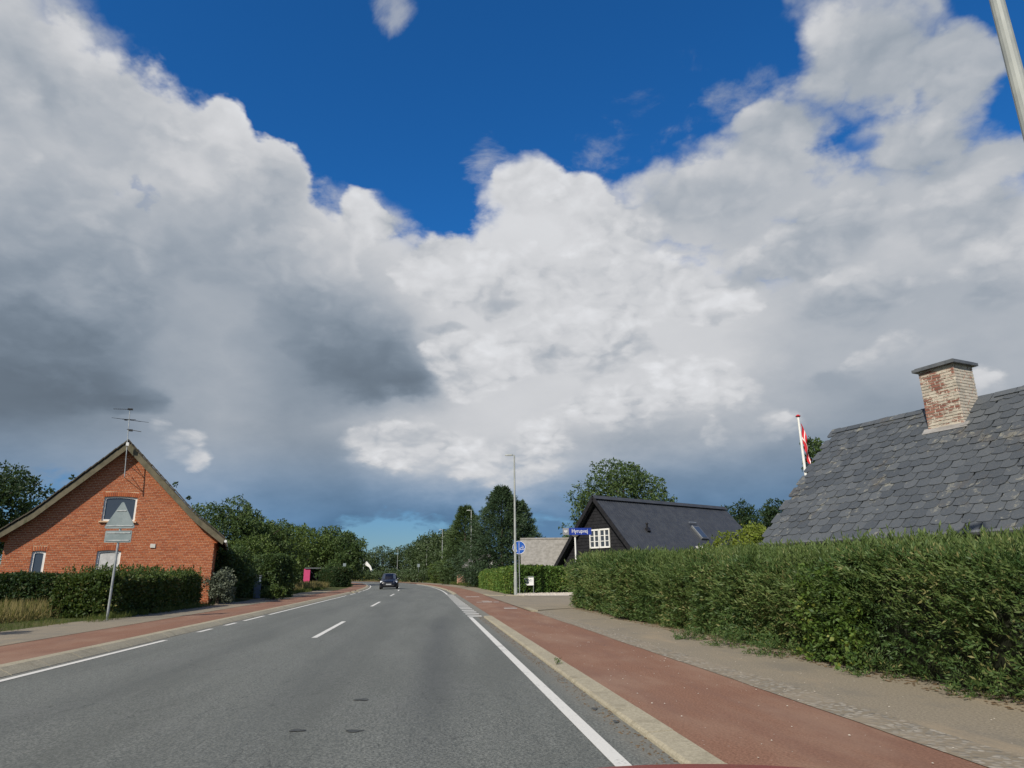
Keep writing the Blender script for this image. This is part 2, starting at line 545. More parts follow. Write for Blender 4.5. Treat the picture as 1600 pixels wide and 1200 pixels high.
def sweep(name, prof, a, b, mat, parent=None, kind=None, step=1.0, cap=False):
    """profile of (t, z) points carried along the road from s=a to s=b; uv = metres along, metres across"""
    ss = srange(a, b, step)
    k = len(prof)
    vs, uv, fs = [], [], []
    for s in ss:
        for (t, z) in prof:
            tt = t(s) if callable(t) else t
            vs.append(RP(s, tt, z))
            uv.append((s, tt))
    for i in range(len(ss) - 1):
        for j in range(k - 1):
            q = i * k + j
            fs.append((q, q + 1, q + k + 1, q + k))
    if cap:
        fs += [tuple(range(k)), tuple(range((len(ss) - 1) * k + k - 1, (len(ss) - 1) * k - 1, -1))]
    o = obj(name, vs, fs, mat, parent, uv=uv)
    if kind:
        o['kind'] = kind
    return o

# ------------------------------------------------------------------ materials of the ground
def uvco(n):
    return n.node('ShaderNodeUVMap').outputs[0]


m, n = newmat('asphalt')
uv = uvco(n)
u_, v_, _ = n.sep(uv)
co = n.comb(u_, v_, 0.0)
chip = n.noise(co, 42, 4, 0.8)
fine = n.noise(co, 120, 2, 0.7)
broad = n.noise(n.comb(n.m('MULTIPLY', u_, 0.12), v_, 0.0), 1.1, 5, 0.6)
blot = n.noise(co, 0.7, 5, 0.62)
mott = n.noise(co, 11, 4, 0.75)
# wheel tracks polished and tarred a little darker, a dark seam in the right lane
seam = n.m('EXPONENT', n.m('MULTIPLY', n.m('POWER', n.m('DIVIDE', n.m('SUBTRACT', v_, n.lin(u_, 5.0, 25.0, -1.35, -0.75)), 0.30), 2.0), -1.0))
seam = n.m('MULTIPLY', seam, n.m('MULTIPLY', n.ss(u_, 3.0, 9.0), n.m('SUBTRACT', 1.0, n.ss(u_, 19.0, 26.0))))
track = n.m('ADD', n.m('EXPONENT', n.m('MULTIPLY', n.m('POWER', n.m('DIVIDE', n.m('ADD', v_, 2.75), 0.40), 2.0), -1.0)),
            n.m('EXPONENT', n.m('MULTIPLY', n.m('POWER', n.m('DIVIDE', n.m('ADD', v_, 5.0), 0.45), 2.0), -1.0)))
edge = n.ss(v_, 0.10, 0.42)
ledge = n.m('SUBTRACT', 1.0, n.ss(v_, -7.05, -6.85))
col = n.mix(n.ss(chip, 0.36, 0.66), (0.056, 0.061, 0.055, 1), (0.225, 0.234, 0.212, 1))
col = n.mix(n.ss(fine, 0.60, 0.78), col, (0.30, 0.31, 0.28, 1))
col = n.mix(n.m('MULTIPLY', n.ss(mott, 0.50, 0.66), 0.5), col, (0.066, 0.074, 0.068, 1))
col = n.mix(n.m('MULTIPLY', n.m('SUBTRACT', 1.0, n.ss(mott, 0.34, 0.46)), 0.45), col, (0.21, 0.217, 0.20, 1))
col = n.mix(n.m('MULTIPLY', n.ss(broad, 0.40, 0.66), 0.40), col, (0.072, 0.078, 0.070, 1))
col = n.mix(n.m('MULTIPLY', n.ss(blot, 0.52, 0.72), 0.35), col, (0.16, 0.165, 0.155, 1))
col = n.mix(n.m('MULTIPLY', seam, 0.42), col, (0.045, 0.050, 0.054, 1))
col = n.mix(n.m('MULTIPLY', track, n.lin(n.noise(n.comb(n.m('MULTIPLY', u_, 0.1), v_, 7.0), 3.0, 4, 0.6), 0.3, 0.7, 0.12, 0.42)), col, (0.078, 0.084, 0.080, 1))
crk = n.m('ABSOLUTE', n.m('SUBTRACT', n.noise(n.comb(n.m('MULTIPLY', u_, 0.35), v_, 2.0), 1.3, 5, 0.6), 0.5))
col = n.mix(n.m('MULTIPLY', n.m('SUBTRACT', 1.0, n.ss(crk, 0.0, 0.006)), n.m('MULTIPLY', n.ss(blot, 0.46, 0.58), 0.55)), col, (0.03, 0.033, 0.032, 1))
joint = n.m('SUBTRACT', 1.0, n.ss(n.m('ABSOLUTE', n.m('ADD', n.m('ADD', v_, 3.42), n.m('MULTIPLY', n.m('SUBTRACT', n.noise(co, 1.2, 4, 0.6), 0.5), 0.10))), 0.006, 0.022))
col = n.mix(n.m('MULTIPLY', joint, 0.10), col, (0.035, 0.038, 0.037, 1))
col = n.mix(n.m('MULTIPLY', n.m('MAXIMUM', edge, ledge), n.lin(n.noise(co, 3.0, 5, 0.65), 0.3, 0.7, 0.15, 0.85)), col, (0.19, 0.175, 0.14, 1))
nm = bump(n, n.m('ADD', chip, n.m('MULTIPLY', fine, 0.5)), 0.9, 0.007)
finish(n, bsdf(n, col, n.lin(chip, 0.3, 0.7, 0.62, 0.85), 0, nm, 0.35))

m, n = newmat('red_asphalt')
u_, v_, _ = n.sep(uvco(n))
co = n.comb(u_, v_, 0.0)
chip = n.noise(co, 48, 3, 0.7)
fleck = n.noise(co, 26, 2, 0.5)
broad = n.noise(n.comb(n.m('MULTIPLY', u_, 0.16), v_, 0.0), 1.6, 5, 0.62)
crack = n.noise(n.comb(n.m('MULTIPLY', u_, 0.35), v_, 3.0), 2.2, 6, 0.7)
col = n.mix(n.ss(chip, 0.32, 0.70), (0.150, 0.075, 0.047, 1), (0.272, 0.145, 0.094, 1))
col = n.mix(n.m('MULTIPLY', n.ss(broad, 0.42, 0.66), 0.5), col, (0.165, 0.092, 0.068, 1))
col = n.mix(n.m('MULTIPLY', n.ss(crack, 0.64, 0.72), 0.55), col, (0.075, 0.048, 0.042, 1))
dust = n.noise(n.comb(n.m('MULTIPLY', u_, 0.4), v_, 9.0), 1.1, 6, 0.66)
col = n.mix(n.m('MULTIPLY', n.ss(dust, 0.42, 0.68), 0.5), col, (0.280, 0.183, 0.128, 1))
col = n.mix(n.ss(fleck, 0.735, 0.76), col, (0.42, 0.34, 0.28, 1))
nm = bump(n, chip, 0.5, 0.006)
finish(n, bsdf(n, col, 0.82, 0, nm, 0.25))

m, n = newmat('footway_asphalt')
u_, v_, _ = n.sep(uvco(n))
co = n.comb(u_, v_, 0.0)
chip = n.noise(co, 42, 4, 0.72)
blot = n.noise(co, 0.9, 6, 0.66)
sand = n.noise(n.comb(n.m('MULTIPLY', u_, 0.3), v_, 5.0), 1.5, 6, 0.66)
col = n.mix(n.ss(chip, 0.3, 0.72), (0.165, 0.142, 0.106, 1), (0.295, 0.255, 0.192, 1))
col = n.mix(n.m('MULTIPLY', n.ss(blot, 0.48, 0.68), 0.5), col, (0.150, 0.140, 0.120, 1))
col = n.mix(n.m('MULTIPLY', n.ss(sand, 0.50, 0.70), 0.65), col, (0.30, 0.24, 0.165, 1))
nm = bump(n, chip, 0.6, 0.008)
finish(n, bsdf(n, col, 0.88, 0, nm, 0.2))

m, n = newmat('cobble_strip')
u_, v_, _ = n.sep(uvco(n))
co = n.comb(u_, v_, 0.0)
vor = n.node('ShaderNodeTexVoronoi', {'Vector': co, 'Scale': 19.0})
tone = n.sep(vor.outputs['Color'])[0]
col = n.mix(tone, (0.13, 0.12, 0.10, 1), (0.34, 0.31, 0.26, 1))
col = n.mix(n.ss(vor.outputs['Distance'], 0.40, 0.60), col, (0.20, 0.17, 0.125, 1))
col = n.mix(n.m('MULTIPLY', n.ss(n.noise(co, 1.6, 5, 0.65), 0.42, 0.62), 0.6), col, (0.26, 0.22, 0.165, 1))
nm = bump(n, n.m('SUBTRACT', 1.0, vor.outputs['Distance']), 0.7, 0.012)
finish(n, bsdf(n, col, 0.88, 0, nm, 0.2))

m, n = newmat('kerb_concrete')
co = n.node('ShaderNodeTexCoord').outputs['Object']
rnd = n.node('ShaderNodeObjectInfo').outputs['Random']
gr = n.noise(co, 38, 4, 0.7)
bl = n.noise(co, 3.5, 6, 0.68)
col = n.mix(n.ss(gr, 0.3, 0.7), (0.27, 0.24, 0.172, 1), (0.40, 0.36, 0.265, 1))
col = n.mix(n.m('MULTIPLY', n.ss(bl, 0.50, 0.70), 0.6), col, (0.20, 0.175, 0.12, 1))
col = n.mix(n.m('MULTIPLY', rnd, 0.24), col, (0.19, 0.17, 0.13, 1))
finish(n, bsdf(n, col, 0.85, 0, bump(n, gr, 0.5, 0.006), 0.25))

m, n = newmat('road_paint')
co = n.node('ShaderNodeTexCoord').outputs['Object']
worn = n.noise(co, 30, 5, 0.75)
big = n.noise(co, 2.5, 4, 0.6)
col = n.mix(n.ss(n.m('ADD', worn, n.m('MULTIPLY', n.m('SUBTRACT', big, 0.5), 0.5)), 0.56, 0.72), (0.60, 0.59, 0.55, 1), (0.24, 0.24, 0.225, 1))
finish(n, bsdf(n, col, 0.6, 0, bump(n, worn, 0.4, 0.004), 0.35))

m, n = newmat('grass_soil')
co = n.node('ShaderNodeTexCoord').outputs['Object']
a_ = n.noise(co, 0.35, 5, 0.62)
b_ = n.noise(co, 9.0, 5, 0.7)
col = n.mix(n.ss(a_, 0.4, 0.62), (0.045, 0.070, 0.018, 1), (0.105, 0.100, 0.038, 1))
col = n.mix(n.ss(b_, 0.45, 0.70), col, (0.085, 0.070, 0.042, 1))
finish(n, bsdf(n, col, 0.95, 0, bump(n, b_, 0.8, 0.05), 0.1))

simple('gravel', (0.34, 0.30, 0.25), (0.52, 0.48, 0.42), 25, 0.9, bmp=0.6, bscale=90)
simple('tar', (0.040, 0.043, 0.043), (0.075, 0.08, 0.076), 18, 0.7, bmp=0.3)

# ------------------------------------------------------------------ ground, road, paths
g_ = 1800.0
ground = obj('ground', [(-g_, -200, -0.05), (g_, -200, -0.05), (g_, g_, -0.05), (-g_, g_, -0.05)], [(0, 1, 2, 3)], MATS['grass_soil'])
ground['kind'] = 'structure'
S0, S1 = -14.0, 300.0
ROADZ = [(-7.12, 0.0), (-5.3, 0.012), (-3.67, 0.03), (-1.8, 0.015), (0.0, 0.004), (0.50, 0.0)]


def roadz(t):
    return float(np.interp(t, [p[0] for p in ROADZ], [p[1] for p in ROADZ]))


road = sweep('road', ROADZ, S0, S1, MATS['asphalt'], kind='structure')
# right-hand side: ramped apron at the junction, cycle path, cobbled strip, footway, verge
RZ = 0.04
sweep('junction_apron', [(0.50, 0.0), (0.72, RZ)], 22.3, 48.8, MATS['asphalt'], kind='structure')
cycle_r = sweep('cycle_path', [(0.70, RZ), (1.5, RZ + 0.008), (2.38, RZ)], S0, S1, MATS['red_asphalt'], kind='structure')


def wob(base, amp, ph):
    return lambda s: base + amp * (math.sin(s * 0.83 + ph) + 0.6 * math.sin(s * 2.17 + ph * 2.1) + 0.4 * math.sin(s * 5.3 + ph))


sweep('cobble_strip', [(wob(2.36, 0.014, 0.3), RZ + 0.006), (wob(2.76, 0.03, 1.3), RZ + 0.010)], S0, 24.5, MATS['cobble_strip'], kind='structure', step=0.5)
sweep('footway', [(2.38, RZ + 0.001), (4.9, RZ + 0.018)], S0, 26.6, MATS['footway_asphalt'], kind='structure')
sweep('footway', [(2.38, RZ + 0.001), (4.1, RZ + 0.018)], 40.6, S1, MATS['footway_asphalt'], kind='structure')
sweep('verge', [(4.88, 0.045), (90.0, 0.045)], S0, 28.0, MATS['grass_soil'], kind='structure')
sweep('verge', [(4.08, 0.045), (5.0, 0.055), (14.0, 0.055), (90.0, 0.055)], 40.0, S1, MATS['grass_soil'], kind='structure')
# left-hand side
LZ = 0.10
cycle_l = sweep('cycle_path', [(-9.1, LZ + 0.004), (-8.2, LZ + 0.012), (-7.36, LZ)], S0, S1, MATS['red_asphalt'], kind='structure')
sweep('footway', [(lambda s: -11.1 + 0.16 * math.sin(s * 0.9) + (0.5 if s > 34 else 0), LZ + 0.03), (-9.08, LZ + 0.010)], S0, 62, MATS['footway_asphalt'], kind='structure', step=0.5)
sweep('verge', [(-120.0, 0.15), (-14.0, 0.15), (-11.6, 0.15), (-10.9, LZ + 0.022), (-9.07, LZ - 0.01)], S0, S1, MATS['grass_soil'], kind='structure')
# side road going off to the right
sv, sf, suv = [], [], []
for k_, tt in enumerate([2.26, 3.2, 4.4, 6.5, 12, 25, 45]):
    near = RP(24.6 + min(tt - 2.26, 1.9) * 0.85 + max(0, tt - 4.2) * 0.02, tt, RZ + 0.022)
    far = RP(44.3 - min(tt - 2.26, 2.4) * 1.2 + max(0, tt - 4.7) * 0.02, tt, RZ + 0.022)
    for j_ in range(5):
        p = near.lerp(far, j_ / 4)
        sv.append(p)
        suv.append((p.x + 50, p.y))
for k_ in range(6):
    for j_ in range(4):
        q_ = k_ * 5 + j_
        sf.append((q_, q_ + 5, q_ + 6, q_ + 1))
side_road = obj('side_road', sv, sf, MATS['footway_asphalt'], uv=suv)
side_road['kind'] = 'structure'


# ------------------------------------------------------------------ kerbs, stone by stone
def kerb(name, prof, spans, flip):
    root = bpy.data.objects.new(name, None)
    link(root)
    root['kind'] = 'structure'
    for (a, b) in spans:
        L = 0.96
        s = a
        while s < b - 0.2:
            e = min(s + L, b)
            j = random.uniform(-0.003, 0.003)
            dz = random.uniform(-0.0015, 0.0015)
            vs = []
            for q in (s + 0.002, e + 0.024):
                for (t, z) in prof:
                    vs.append(RP(q, t + j, z + dz))
            k = len(prof)
            fs = [(i, i + 1, k + i + 1, k + i) for i in range(k - 1)] + [tuple(range(k)), tuple(range(2 * k - 1, k - 1, -1))]
            if flip:
                fs = [tuple(reversed(f)) for f in fs]
            obj('kerb_stone', vs, fs, MATS['kerb_concrete'], root)
            s += 1.0
            if s > 60:
                s += 2.0
                L = 2.96
    return root


kerb('kerb', [(0.47, -0.02), (0.48, 0.020), (0.505, 0.038), (0.715, 0.047), (0.72, 0.0)], [(-2.0, 22.4), (48.8, 110)], False)
kerb('kerb', [(-7.39, 0.0), (-7.385, 0.108), (-7.22, 0.100), (-7.10, 0.045), (-7.03, 0.008), (-7.02, -0.02)], [(3.0, 56), (58, 110)], False)
# low edging stones where the side road meets the paths
edg = bpy.data.objects.new('side_road_edging', None)
link(edg)
edg['kind'] = 'structure'
for (sa, ta, sb, tb) in ((24.3, 2.40, 26.6, 2.44), (43.6, 2.42, 46.0, 2.44), (43.5, 2.5, 42.4, 3.4), (42.3, 3.5, 41.2, 4.5)):
    a_, b_ = RP(sa, ta, RZ), RP(sb, tb, RZ)
    nst = max(1, round((b_ - a_).length / 1.0))
    for k_ in range(nst):
        p, q = a_.lerp(b_, k_ / nst), a_.lerp(b_, (k_ + 0.97) / nst)
        dr = (q - p).normalized()
        sd = Vector((-dr.y, dr.x, 0)) * 0.11
        mb = MB()
        mb.add([p - sd, q - sd, q + sd, p + sd] + [v + Vector((0, 0, 0.05)) for v in (p - sd, q - sd, q + sd, p + sd)],
               [(4, 5, 6, 7), (0, 1, 5, 4), (1, 2, 6, 5), (2, 3, 7, 6), (3, 0, 4, 7)])
        mb.build('kerb_stone', MATS['kerb_concrete'], edg)


# ------------------------------------------------------------------ road markings (thin sheets on the road)
def marking(name, a, b, t0, t1, parent=None, base=None, step=1.0):
    z0 = (roadz(t0) if base is None else base) + 0.005
    z1 = (roadz(t1) if base is None else base) + 0.005
    ss = srange(a, b, step)
    vs, fs = [], []
    for s in ss:
        vs += [RP(s, t0, z0), RP(s, t1, z1)]
    for i in range(len(ss) - 1):
        fs.append((2 * i, 2 * i + 1, 2 * i + 3, 2 * i + 2))
    return obj(name, vs, fs, MATS['road_paint'], parent or road)


marking('edge_line', S0, 13.35, 0.0, 0.12)
marking('edge_line', 13.40, 22.4, 0.0, 0.12)
marking('edge_line', 48.8, 200, 0.0, 0.12)
s = 22.75
while s < 48.5:
    marking('give_way_block', s, s + 0.55, 0.0, 0.46)
    s += 1.25
marking('edge_line', S0, 16.2, -6.90, -6.78)
for (a, b) in ((18.3, 19.4), (20.6, 21.7), (22.6, 25.2)):
    marking('edge_dash', a, b, -6.90, -6.78)
marking('edge_line', 26.0, 49.5, -6.90, -6.78)
for (a, b) in ((52, 56), (58.5, 62), (64, 67)):
    marking('edge_dash', a, b, -6.90, -6.78)
marking('edge_line', 68, 200, -6.90, -6.78)
for k_ in range(0, 14):
    a = 15.7 + k_ * 15.15
    marking('centre_dash', a, a + 5.3, -3.73, -3.61)
# worn white symbols on the cycle path at the junction
for (a, b, t0, t1) in ((41.3, 41.75, 0.95, 1.75), (33.0, 33.25, 1.0, 1.25), (33.1, 33.6, 1.3, 1.75), (33.0, 33.3, 1.8, 2.05), (34.4, 34.65, 1.35, 1.7), (26.6, 26.9, 1.6, 2.1), (27.6, 27.75, 1.7, 2.15)):
    marking('cycle_symbol', a, b, t0, t1, cycle_r, RZ + 0.009)
# tar blots and a repaired gash in the surface
for (px, py, rx, ry) in ((-1.63, 7.75, 0.10, 0.08), (-1.86, 6.28, 0.085, 0.06), (-1.37, 6.26, 0.09, 0.06), (0.78, 7.2, 0.035, 0.08), (0.9, 6.6, 0.03, 0.07)):
    vs = []
    for i in range(14):
        a = 2 * math.pi * i / 14
        k_ = 1 + 0.22 * math.sin(3 * a + px * 9) + 0.12 * math.sin(5 * a + py)
        X, Y = px + 0.8 * rx * k_ * math.cos(a), py + 0.8 * ry * k_ * math.sin(a)
        t_ = (X - (1.32 - math.tan(0.1234) * Y)) * math.cos(0.1234)
        vs.append((X, Y, roadz(t_) + 0.006))
    obj('tar_patch', vs, [tuple(range(14))], MATS['tar'], road)

# ------------------------------------------------------------------ vegetation tools
def rnd(a, b, k=None):
    return RNG.uniform(a, b, k)


def lump(P, f, seed, amp=1.0):
    """smooth pseudo-random field over points, for uneven surfaces"""
    r = np.random.default_rng(seed)
    out = np.zeros(len(P))
    for k in range(7):
        w_ = r.normal(size=3)
        w_ /= np.linalg.norm(w_)
        out += np.sin(P @ w_ * f * (0.6 + 0.35 * k) + r.uniform(0, 6.3)) / (1 + 0.45 * k)
    return out * amp / 2.2


def leaf(L, W):
    return np.array([[0, 0, 0], [-W / 2, 0.02 * L, L * 0.45], [0, 0.05 * L, L], [W / 2, 0.02 * L, L * 0.45]])


def rot_to(d, tw):
    """rows: frame whose z is d, twisted by tw"""
    d = d / np.linalg.norm(d)
    a = np.array([1.0, 0, 0]) if abs(d[0]) < 0.8 else np.array([0, 1.0, 0])
    e = np.cross(a, d)
    e /= np.linalg.norm(e)
    g = np.cross(d, e)
    return np.stack([e * math.cos(tw) + g * math.sin(tw), -e * math.sin(tw) + g * math.cos(tw), d])


def twig(n, length, L, W, seed, spread=0.9, droop=0.0):
    """a shoot with n leaves set round it: template vertices (n*4,3)"""
    r = np.random.default_rng(seed)
    out = []
    for i in range(n):
        z = length * (0.15 + 0.85 * i / max(1, n - 1))
        a = i * 2.4 + r.uniform(-0.4, 0.4)
        tilt = spread * r.uniform(0.75, 1.25) * (1 - 0.45 * i / n)
        d = np.array([math.cos(a) * math.sin(tilt), math.sin(a) * math.sin(tilt), math.cos(tilt) - droop])
        s = r.uniform(0.75, 1.2)
        out.append(leaf(L * s, W * s) @ rot_to(d, r.uniform(-0.5, 0.5) + (0 if r.uniform() < 0.8 else 1.5)) + np.array([0, 0, z]))
    return np.concatenate(out)


def clump(n, rad, L, W, seed):
    """a loose ball of n leaves"""
    r = np.random.default_rng(seed)
    out = []
    for i in range(n):
        d = r.normal(size=3) + np.array([0, 0, 0.35])
        p = r.normal(size=3)
        p *= rad * r.uniform(0.2, 1) / np.linalg.norm(p)
        s = r.uniform(0.7, 1.25)
        out.append(leaf(L * s, W * s) @ rot_to(d, r.uniform(0, 6.3)) + p)
    return np.concatenate(out)


def scatter(templates, P, N, scale):
    """copies of leaf templates at P with axis N: returns vertices and quads"""
    P, N = np.asarray(P, float), np.asarray(N, float)
    k = len(P)
    if k == 0:
        return np.zeros((0, 3)), np.zeros((0, 4), int)
    N = N / np.maximum(np.linalg.norm(N, axis=1, keepdims=True), 1e-6)
    A = np.where(np.abs(N[:, :1]) < 0.8, np.array([[1.0, 0, 0]]), np.array([[0, 1.0, 0]]))
    E = np.cross(A, N)
    E /= np.linalg.norm(E, axis=1, keepdims=True)
    G = np.cross(N, E)
    tw = rnd(0, 2 * math.pi, k)[:, None]
    E2, G2 = E * np.cos(tw) + G * np.sin(tw), -E * np.sin(tw) + G * np.cos(tw)
    scale = np.broadcast_to(scale, (k,))[:, None, None]
    which = RNG.integers(0, len(templates), k)
    VV = []
    for i, T in enumerate(templates):
        m_ = which == i
        if not m_.any():
            continue
        V = T[None, :, 0:1] * E2[m_][:, None, :] + T[None, :, 1:2] * G2[m_][:, None, :] + T[None, :, 2:3] * N[m_][:, None, :]
        VV.append((V * scale[m_] + P[m_][:, None, :]).reshape(-1, 3))
    V = np.concatenate(VV)
    return V, np.arange(len(V)).reshape(-1, 4)


def foliage(name, templates, P, N, scale, mat, parent):
    V, Q = scatter(templates, P, N, scale)
    return np_mesh(name, V, Q, mat, parent)


def on_ball(n, up=0.15):
    d = RNG.normal(size=(n, 3))
    d[:, 2] += up
    return d / np.linalg.norm(d, axis=1, keepdims=True)


def crown_points(n, blobs, shell=0.55):
    """points through a crown made of ellipsoid clumps; denser at their skins"""
    vol = np.array([b[1][0] * b[1][1] * b[1][2] for b in blobs]) ** 0.72
    cnt = (n * vol / vol.sum()).astype(int)
    Ps, Ns = [], []
    for (c, rr), k in zip(blobs, cnt):
        d = on_ball(k)
        rad = shell + (1 - shell) * rnd(0, 1, k) ** 0.6
        rad *= 1 + 0.16 * lump(d * 2.2, 2.0, int(abs(c[0] * 7 + c[2] * 31)) % 999)
        Ps.append(np.array(c) + d * rad[:, None] * np.array(rr))
        Ns.append(d * np.array([1, 1, 1]) + np.array([0, 0, 0.35]) + RNG.normal(size=(k, 3)) * 0.45)
    return np.concatenate(Ps), np.concatenate(Ns)


def crown_blobs(h, rx, ry, base, k, seed, conic=0.0):
    """clumps that make up an uneven crown between heights base and h"""
    r = np.random.default_rng(seed)
    cz, hz = (h + base) / 2, (h - base) / 2
    out = [((0, 0, cz), (rx * 0.66, ry * 0.66, hz * 0.72))]
    for i in range(k):
        a = i * 2.399 + r.uniform(-0.4, 0.4)
        z = -0.85 + 1.75 * (i + 0.5) / k
        w_ = math.sqrt(max(0.05, 1 - z * z * 0.9)) * (1 - conic * (z + 1) / 2)
        q = r.uniform(0.52, 0.82)
        s = r.uniform(0.26, 0.42) * (1 - 0.45 * conic * (z + 1) / 2)
        out.append(((rx * q * w_ * math.cos(a), ry * q * w_ * math.sin(a), cz + hz * z * 0.82), (rx * s * 1.15, ry * s * 1.15, min(hz * 0.5, rx * s * 0.85))))
    return out


def limbs(h, base, rx, r0, seed, k=7):
    r = np.random.default_rng(seed)
    mb = MB()
    top = Vector((r.uniform(-.2, .2), r.uniform(-.2, .2), h * 0.82))
    mid = Vector((r.uniform(-.15, .15), r.uniform(-.15, .15), max(base, h * 0.3)))
    mb.tube((0, 0, -0.15), (0, 0, 0.25), r0 * 1.35, r0 * 1.05, 9, False)
    mb.tube((0, 0, 0.25), mid, r0 * 1.05, r0 * 0.75, 9, False)
    mb.tube(mid, top, r0 * 0.75, r0 * 0.18, 8)
    for i in range(k):
        a = i * 2.4 + r.uniform(-.4, .4)
        f = 0.15 + 0.7 * i / k
        p = mid.lerp(top, f)
        q = p + Vector((math.cos(a) * rx * r.uniform(.55, .8), math.sin(a) * rx * r.uniform(.55, .8), h * r.uniform(.06, .18)))
        mb.tube(p, q, r0 * 0.38 * (1 - 0.5 * f), r0 * 0.09, 6)
    return mb


def tree(name, label, loc, h, rx, base, mat, n=9000, seed=1, leafsize=0.2, k=16, conic=0.0, group=None, ry=None, trunk=0.2, cat='tree', extra=None, nleaf=6, aspect=0.55):
    t = thing(name, label, cat, loc, 0, group)
    limbs(h, base, rx, trunk, seed).build('trunk', MATS['bark'], t)
    blobs = crown_blobs(h, rx, ry or rx, base, k, seed, conic)
    if extra:
        blobs += extra
    P, N = crown_points(n // nleaf, blobs)
    T = [clump(nleaf, leafsize * 1.5, leafsize * 1.5, leafsize * 1.5 * aspect, seed * 10 + q) for q in range(4)]
    foliage('crown', T, P, N, rnd(0.7, 1.25, len(P)), mat, t)
    return t


def conifer(name, label, loc, h, rx, mat, n, seed, leafsize, group=None):
    """dense cone of drooping branch sprays"""
    t = thing(name, label, 'tree', loc, 0, group)
    MB().tube((0, 0, -0.1), (0, 0, h * 0.93), 0.24, 0.03, 8).build('trunk', MATS['bark'], t)
    r = np.random.default_rng(seed)
    k = n // 9
    z = r.uniform(0, 1, k) ** 1.2
    a = r.uniform(0, 2 * math.pi, k)
    env = (1 - z) ** 0.8 * (1 + 0.17 * np.sin(a * 3 + z * 17) + 0.13 * np.sin(a * 5 - z * 29 + seed)) * np.minimum(1, 0.55 + z * 5)
    rad = rx * env * (0.30 + 0.75 * r.uniform(0, 1, k) ** 0.6)
    P = np.stack([rad * np.cos(a), rad * np.sin(a), 0.25 + z * (h - 0.35)], 1)
    N = np.stack([np.cos(a), np.sin(a), -0.15 + 0.9 * z + r.normal(size=k) * 0.25], 1) + r.normal(size=(k, 3)) * 0.2
    T = [twig(9, leafsize * 3.4, leafsize * 1.7, leafsize * 0.5, seed * 5 + q, 0.75) for q in range(4)]
    foliage('crown', T, P, N, rnd(0.7, 1.25, k), mat, t)
    return t


# ------------------------------------------------------------------ foliage materials
leafmat('leaf_willow', (0.032, 0.070, 0.020), (0.118, 0.172, 0.048), (0.20, 0.19, 0.075), 0.20, 0.7)
leafmat('leaf_hedge_dark', (0.016, 0.038, 0.012), (0.042, 0.078, 0.022), (0.09, 0.08, 0.03), 0.18, 0.8)
leafmat('leaf_beech_hedge', (0.034, 0.064, 0.015), (0.088, 0.125, 0.030), (0.16, 0.14, 0.045), 0.25, 0.9)
leafmat('leaf_bright_hedge', (0.060, 0.125, 0.022), (0.130, 0.205, 0.040), (0.20, 0.22, 0.04), 0.25, 0.4)
leafmat('leaf_deep', (0.014, 0.034, 0.013), (0.040, 0.070, 0.024), None, 0.18, 0.25)
leafmat('leaf_mid', (0.038, 0.072, 0.022), (0.098, 0.142, 0.040), None, 0.2, 0.25)
leafmat('leaf_fresh', (0.054, 0.094, 0.022), (0.125, 0.170, 0.040), None, 0.25, 0.3)
leafmat('leaf_conifer', (0.028, 0.056, 0.028), (0.072, 0.110, 0.050), None, 0.1, 0.3)
leafmat('leaf_conifer_fresh', (0.044, 0.078, 0.028), (0.092, 0.135, 0.046), None, 0.12, 0.3)
leafmat('leaf_silver', (0.085, 0.105, 0.070), (0.150, 0.170, 0.120), None, 0.12, 0.6)
leafmat('leaf_lime', (0.120, 0.165, 0.022), (0.200, 0.235, 0.035), None, 0.3, 0.8)
leafmat('leaf_far', (0.036, 0.062, 0.024), (0.078, 0.110, 0.040), None, 0.15, 0.12)
leafmat('grass_dry', (0.19, 0.155, 0.062), (0.34, 0.28, 0.125), (0.10, 0.13, 0.03), 0.3, 0.5, 0.8)
leafmat('grass_green', (0.060, 0.090, 0.020), (0.130, 0.150, 0.040), (0.26, 0.22, 0.09), 0.3, 0.5, 0.8)
leafmat('leaf_willow_sunlit', (0.068, 0.110, 0.030), (0.140, 0.188, 0.058), (0.20, 0.22, 0.08), 0.28, 0.7)  # lighter leaf_willow for the shoots: sunlight on the upper hedge put into the colour
simple('bark', (0.06, 0.048, 0.036), (0.11, 0.09, 0.07), 9, 0.9, bmp=0.6, bscale=25)
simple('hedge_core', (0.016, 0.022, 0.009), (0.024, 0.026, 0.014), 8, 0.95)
simple('litter', (0.10, 0.066, 0.036), (0.17, 0.12, 0.07), 20, 0.95)


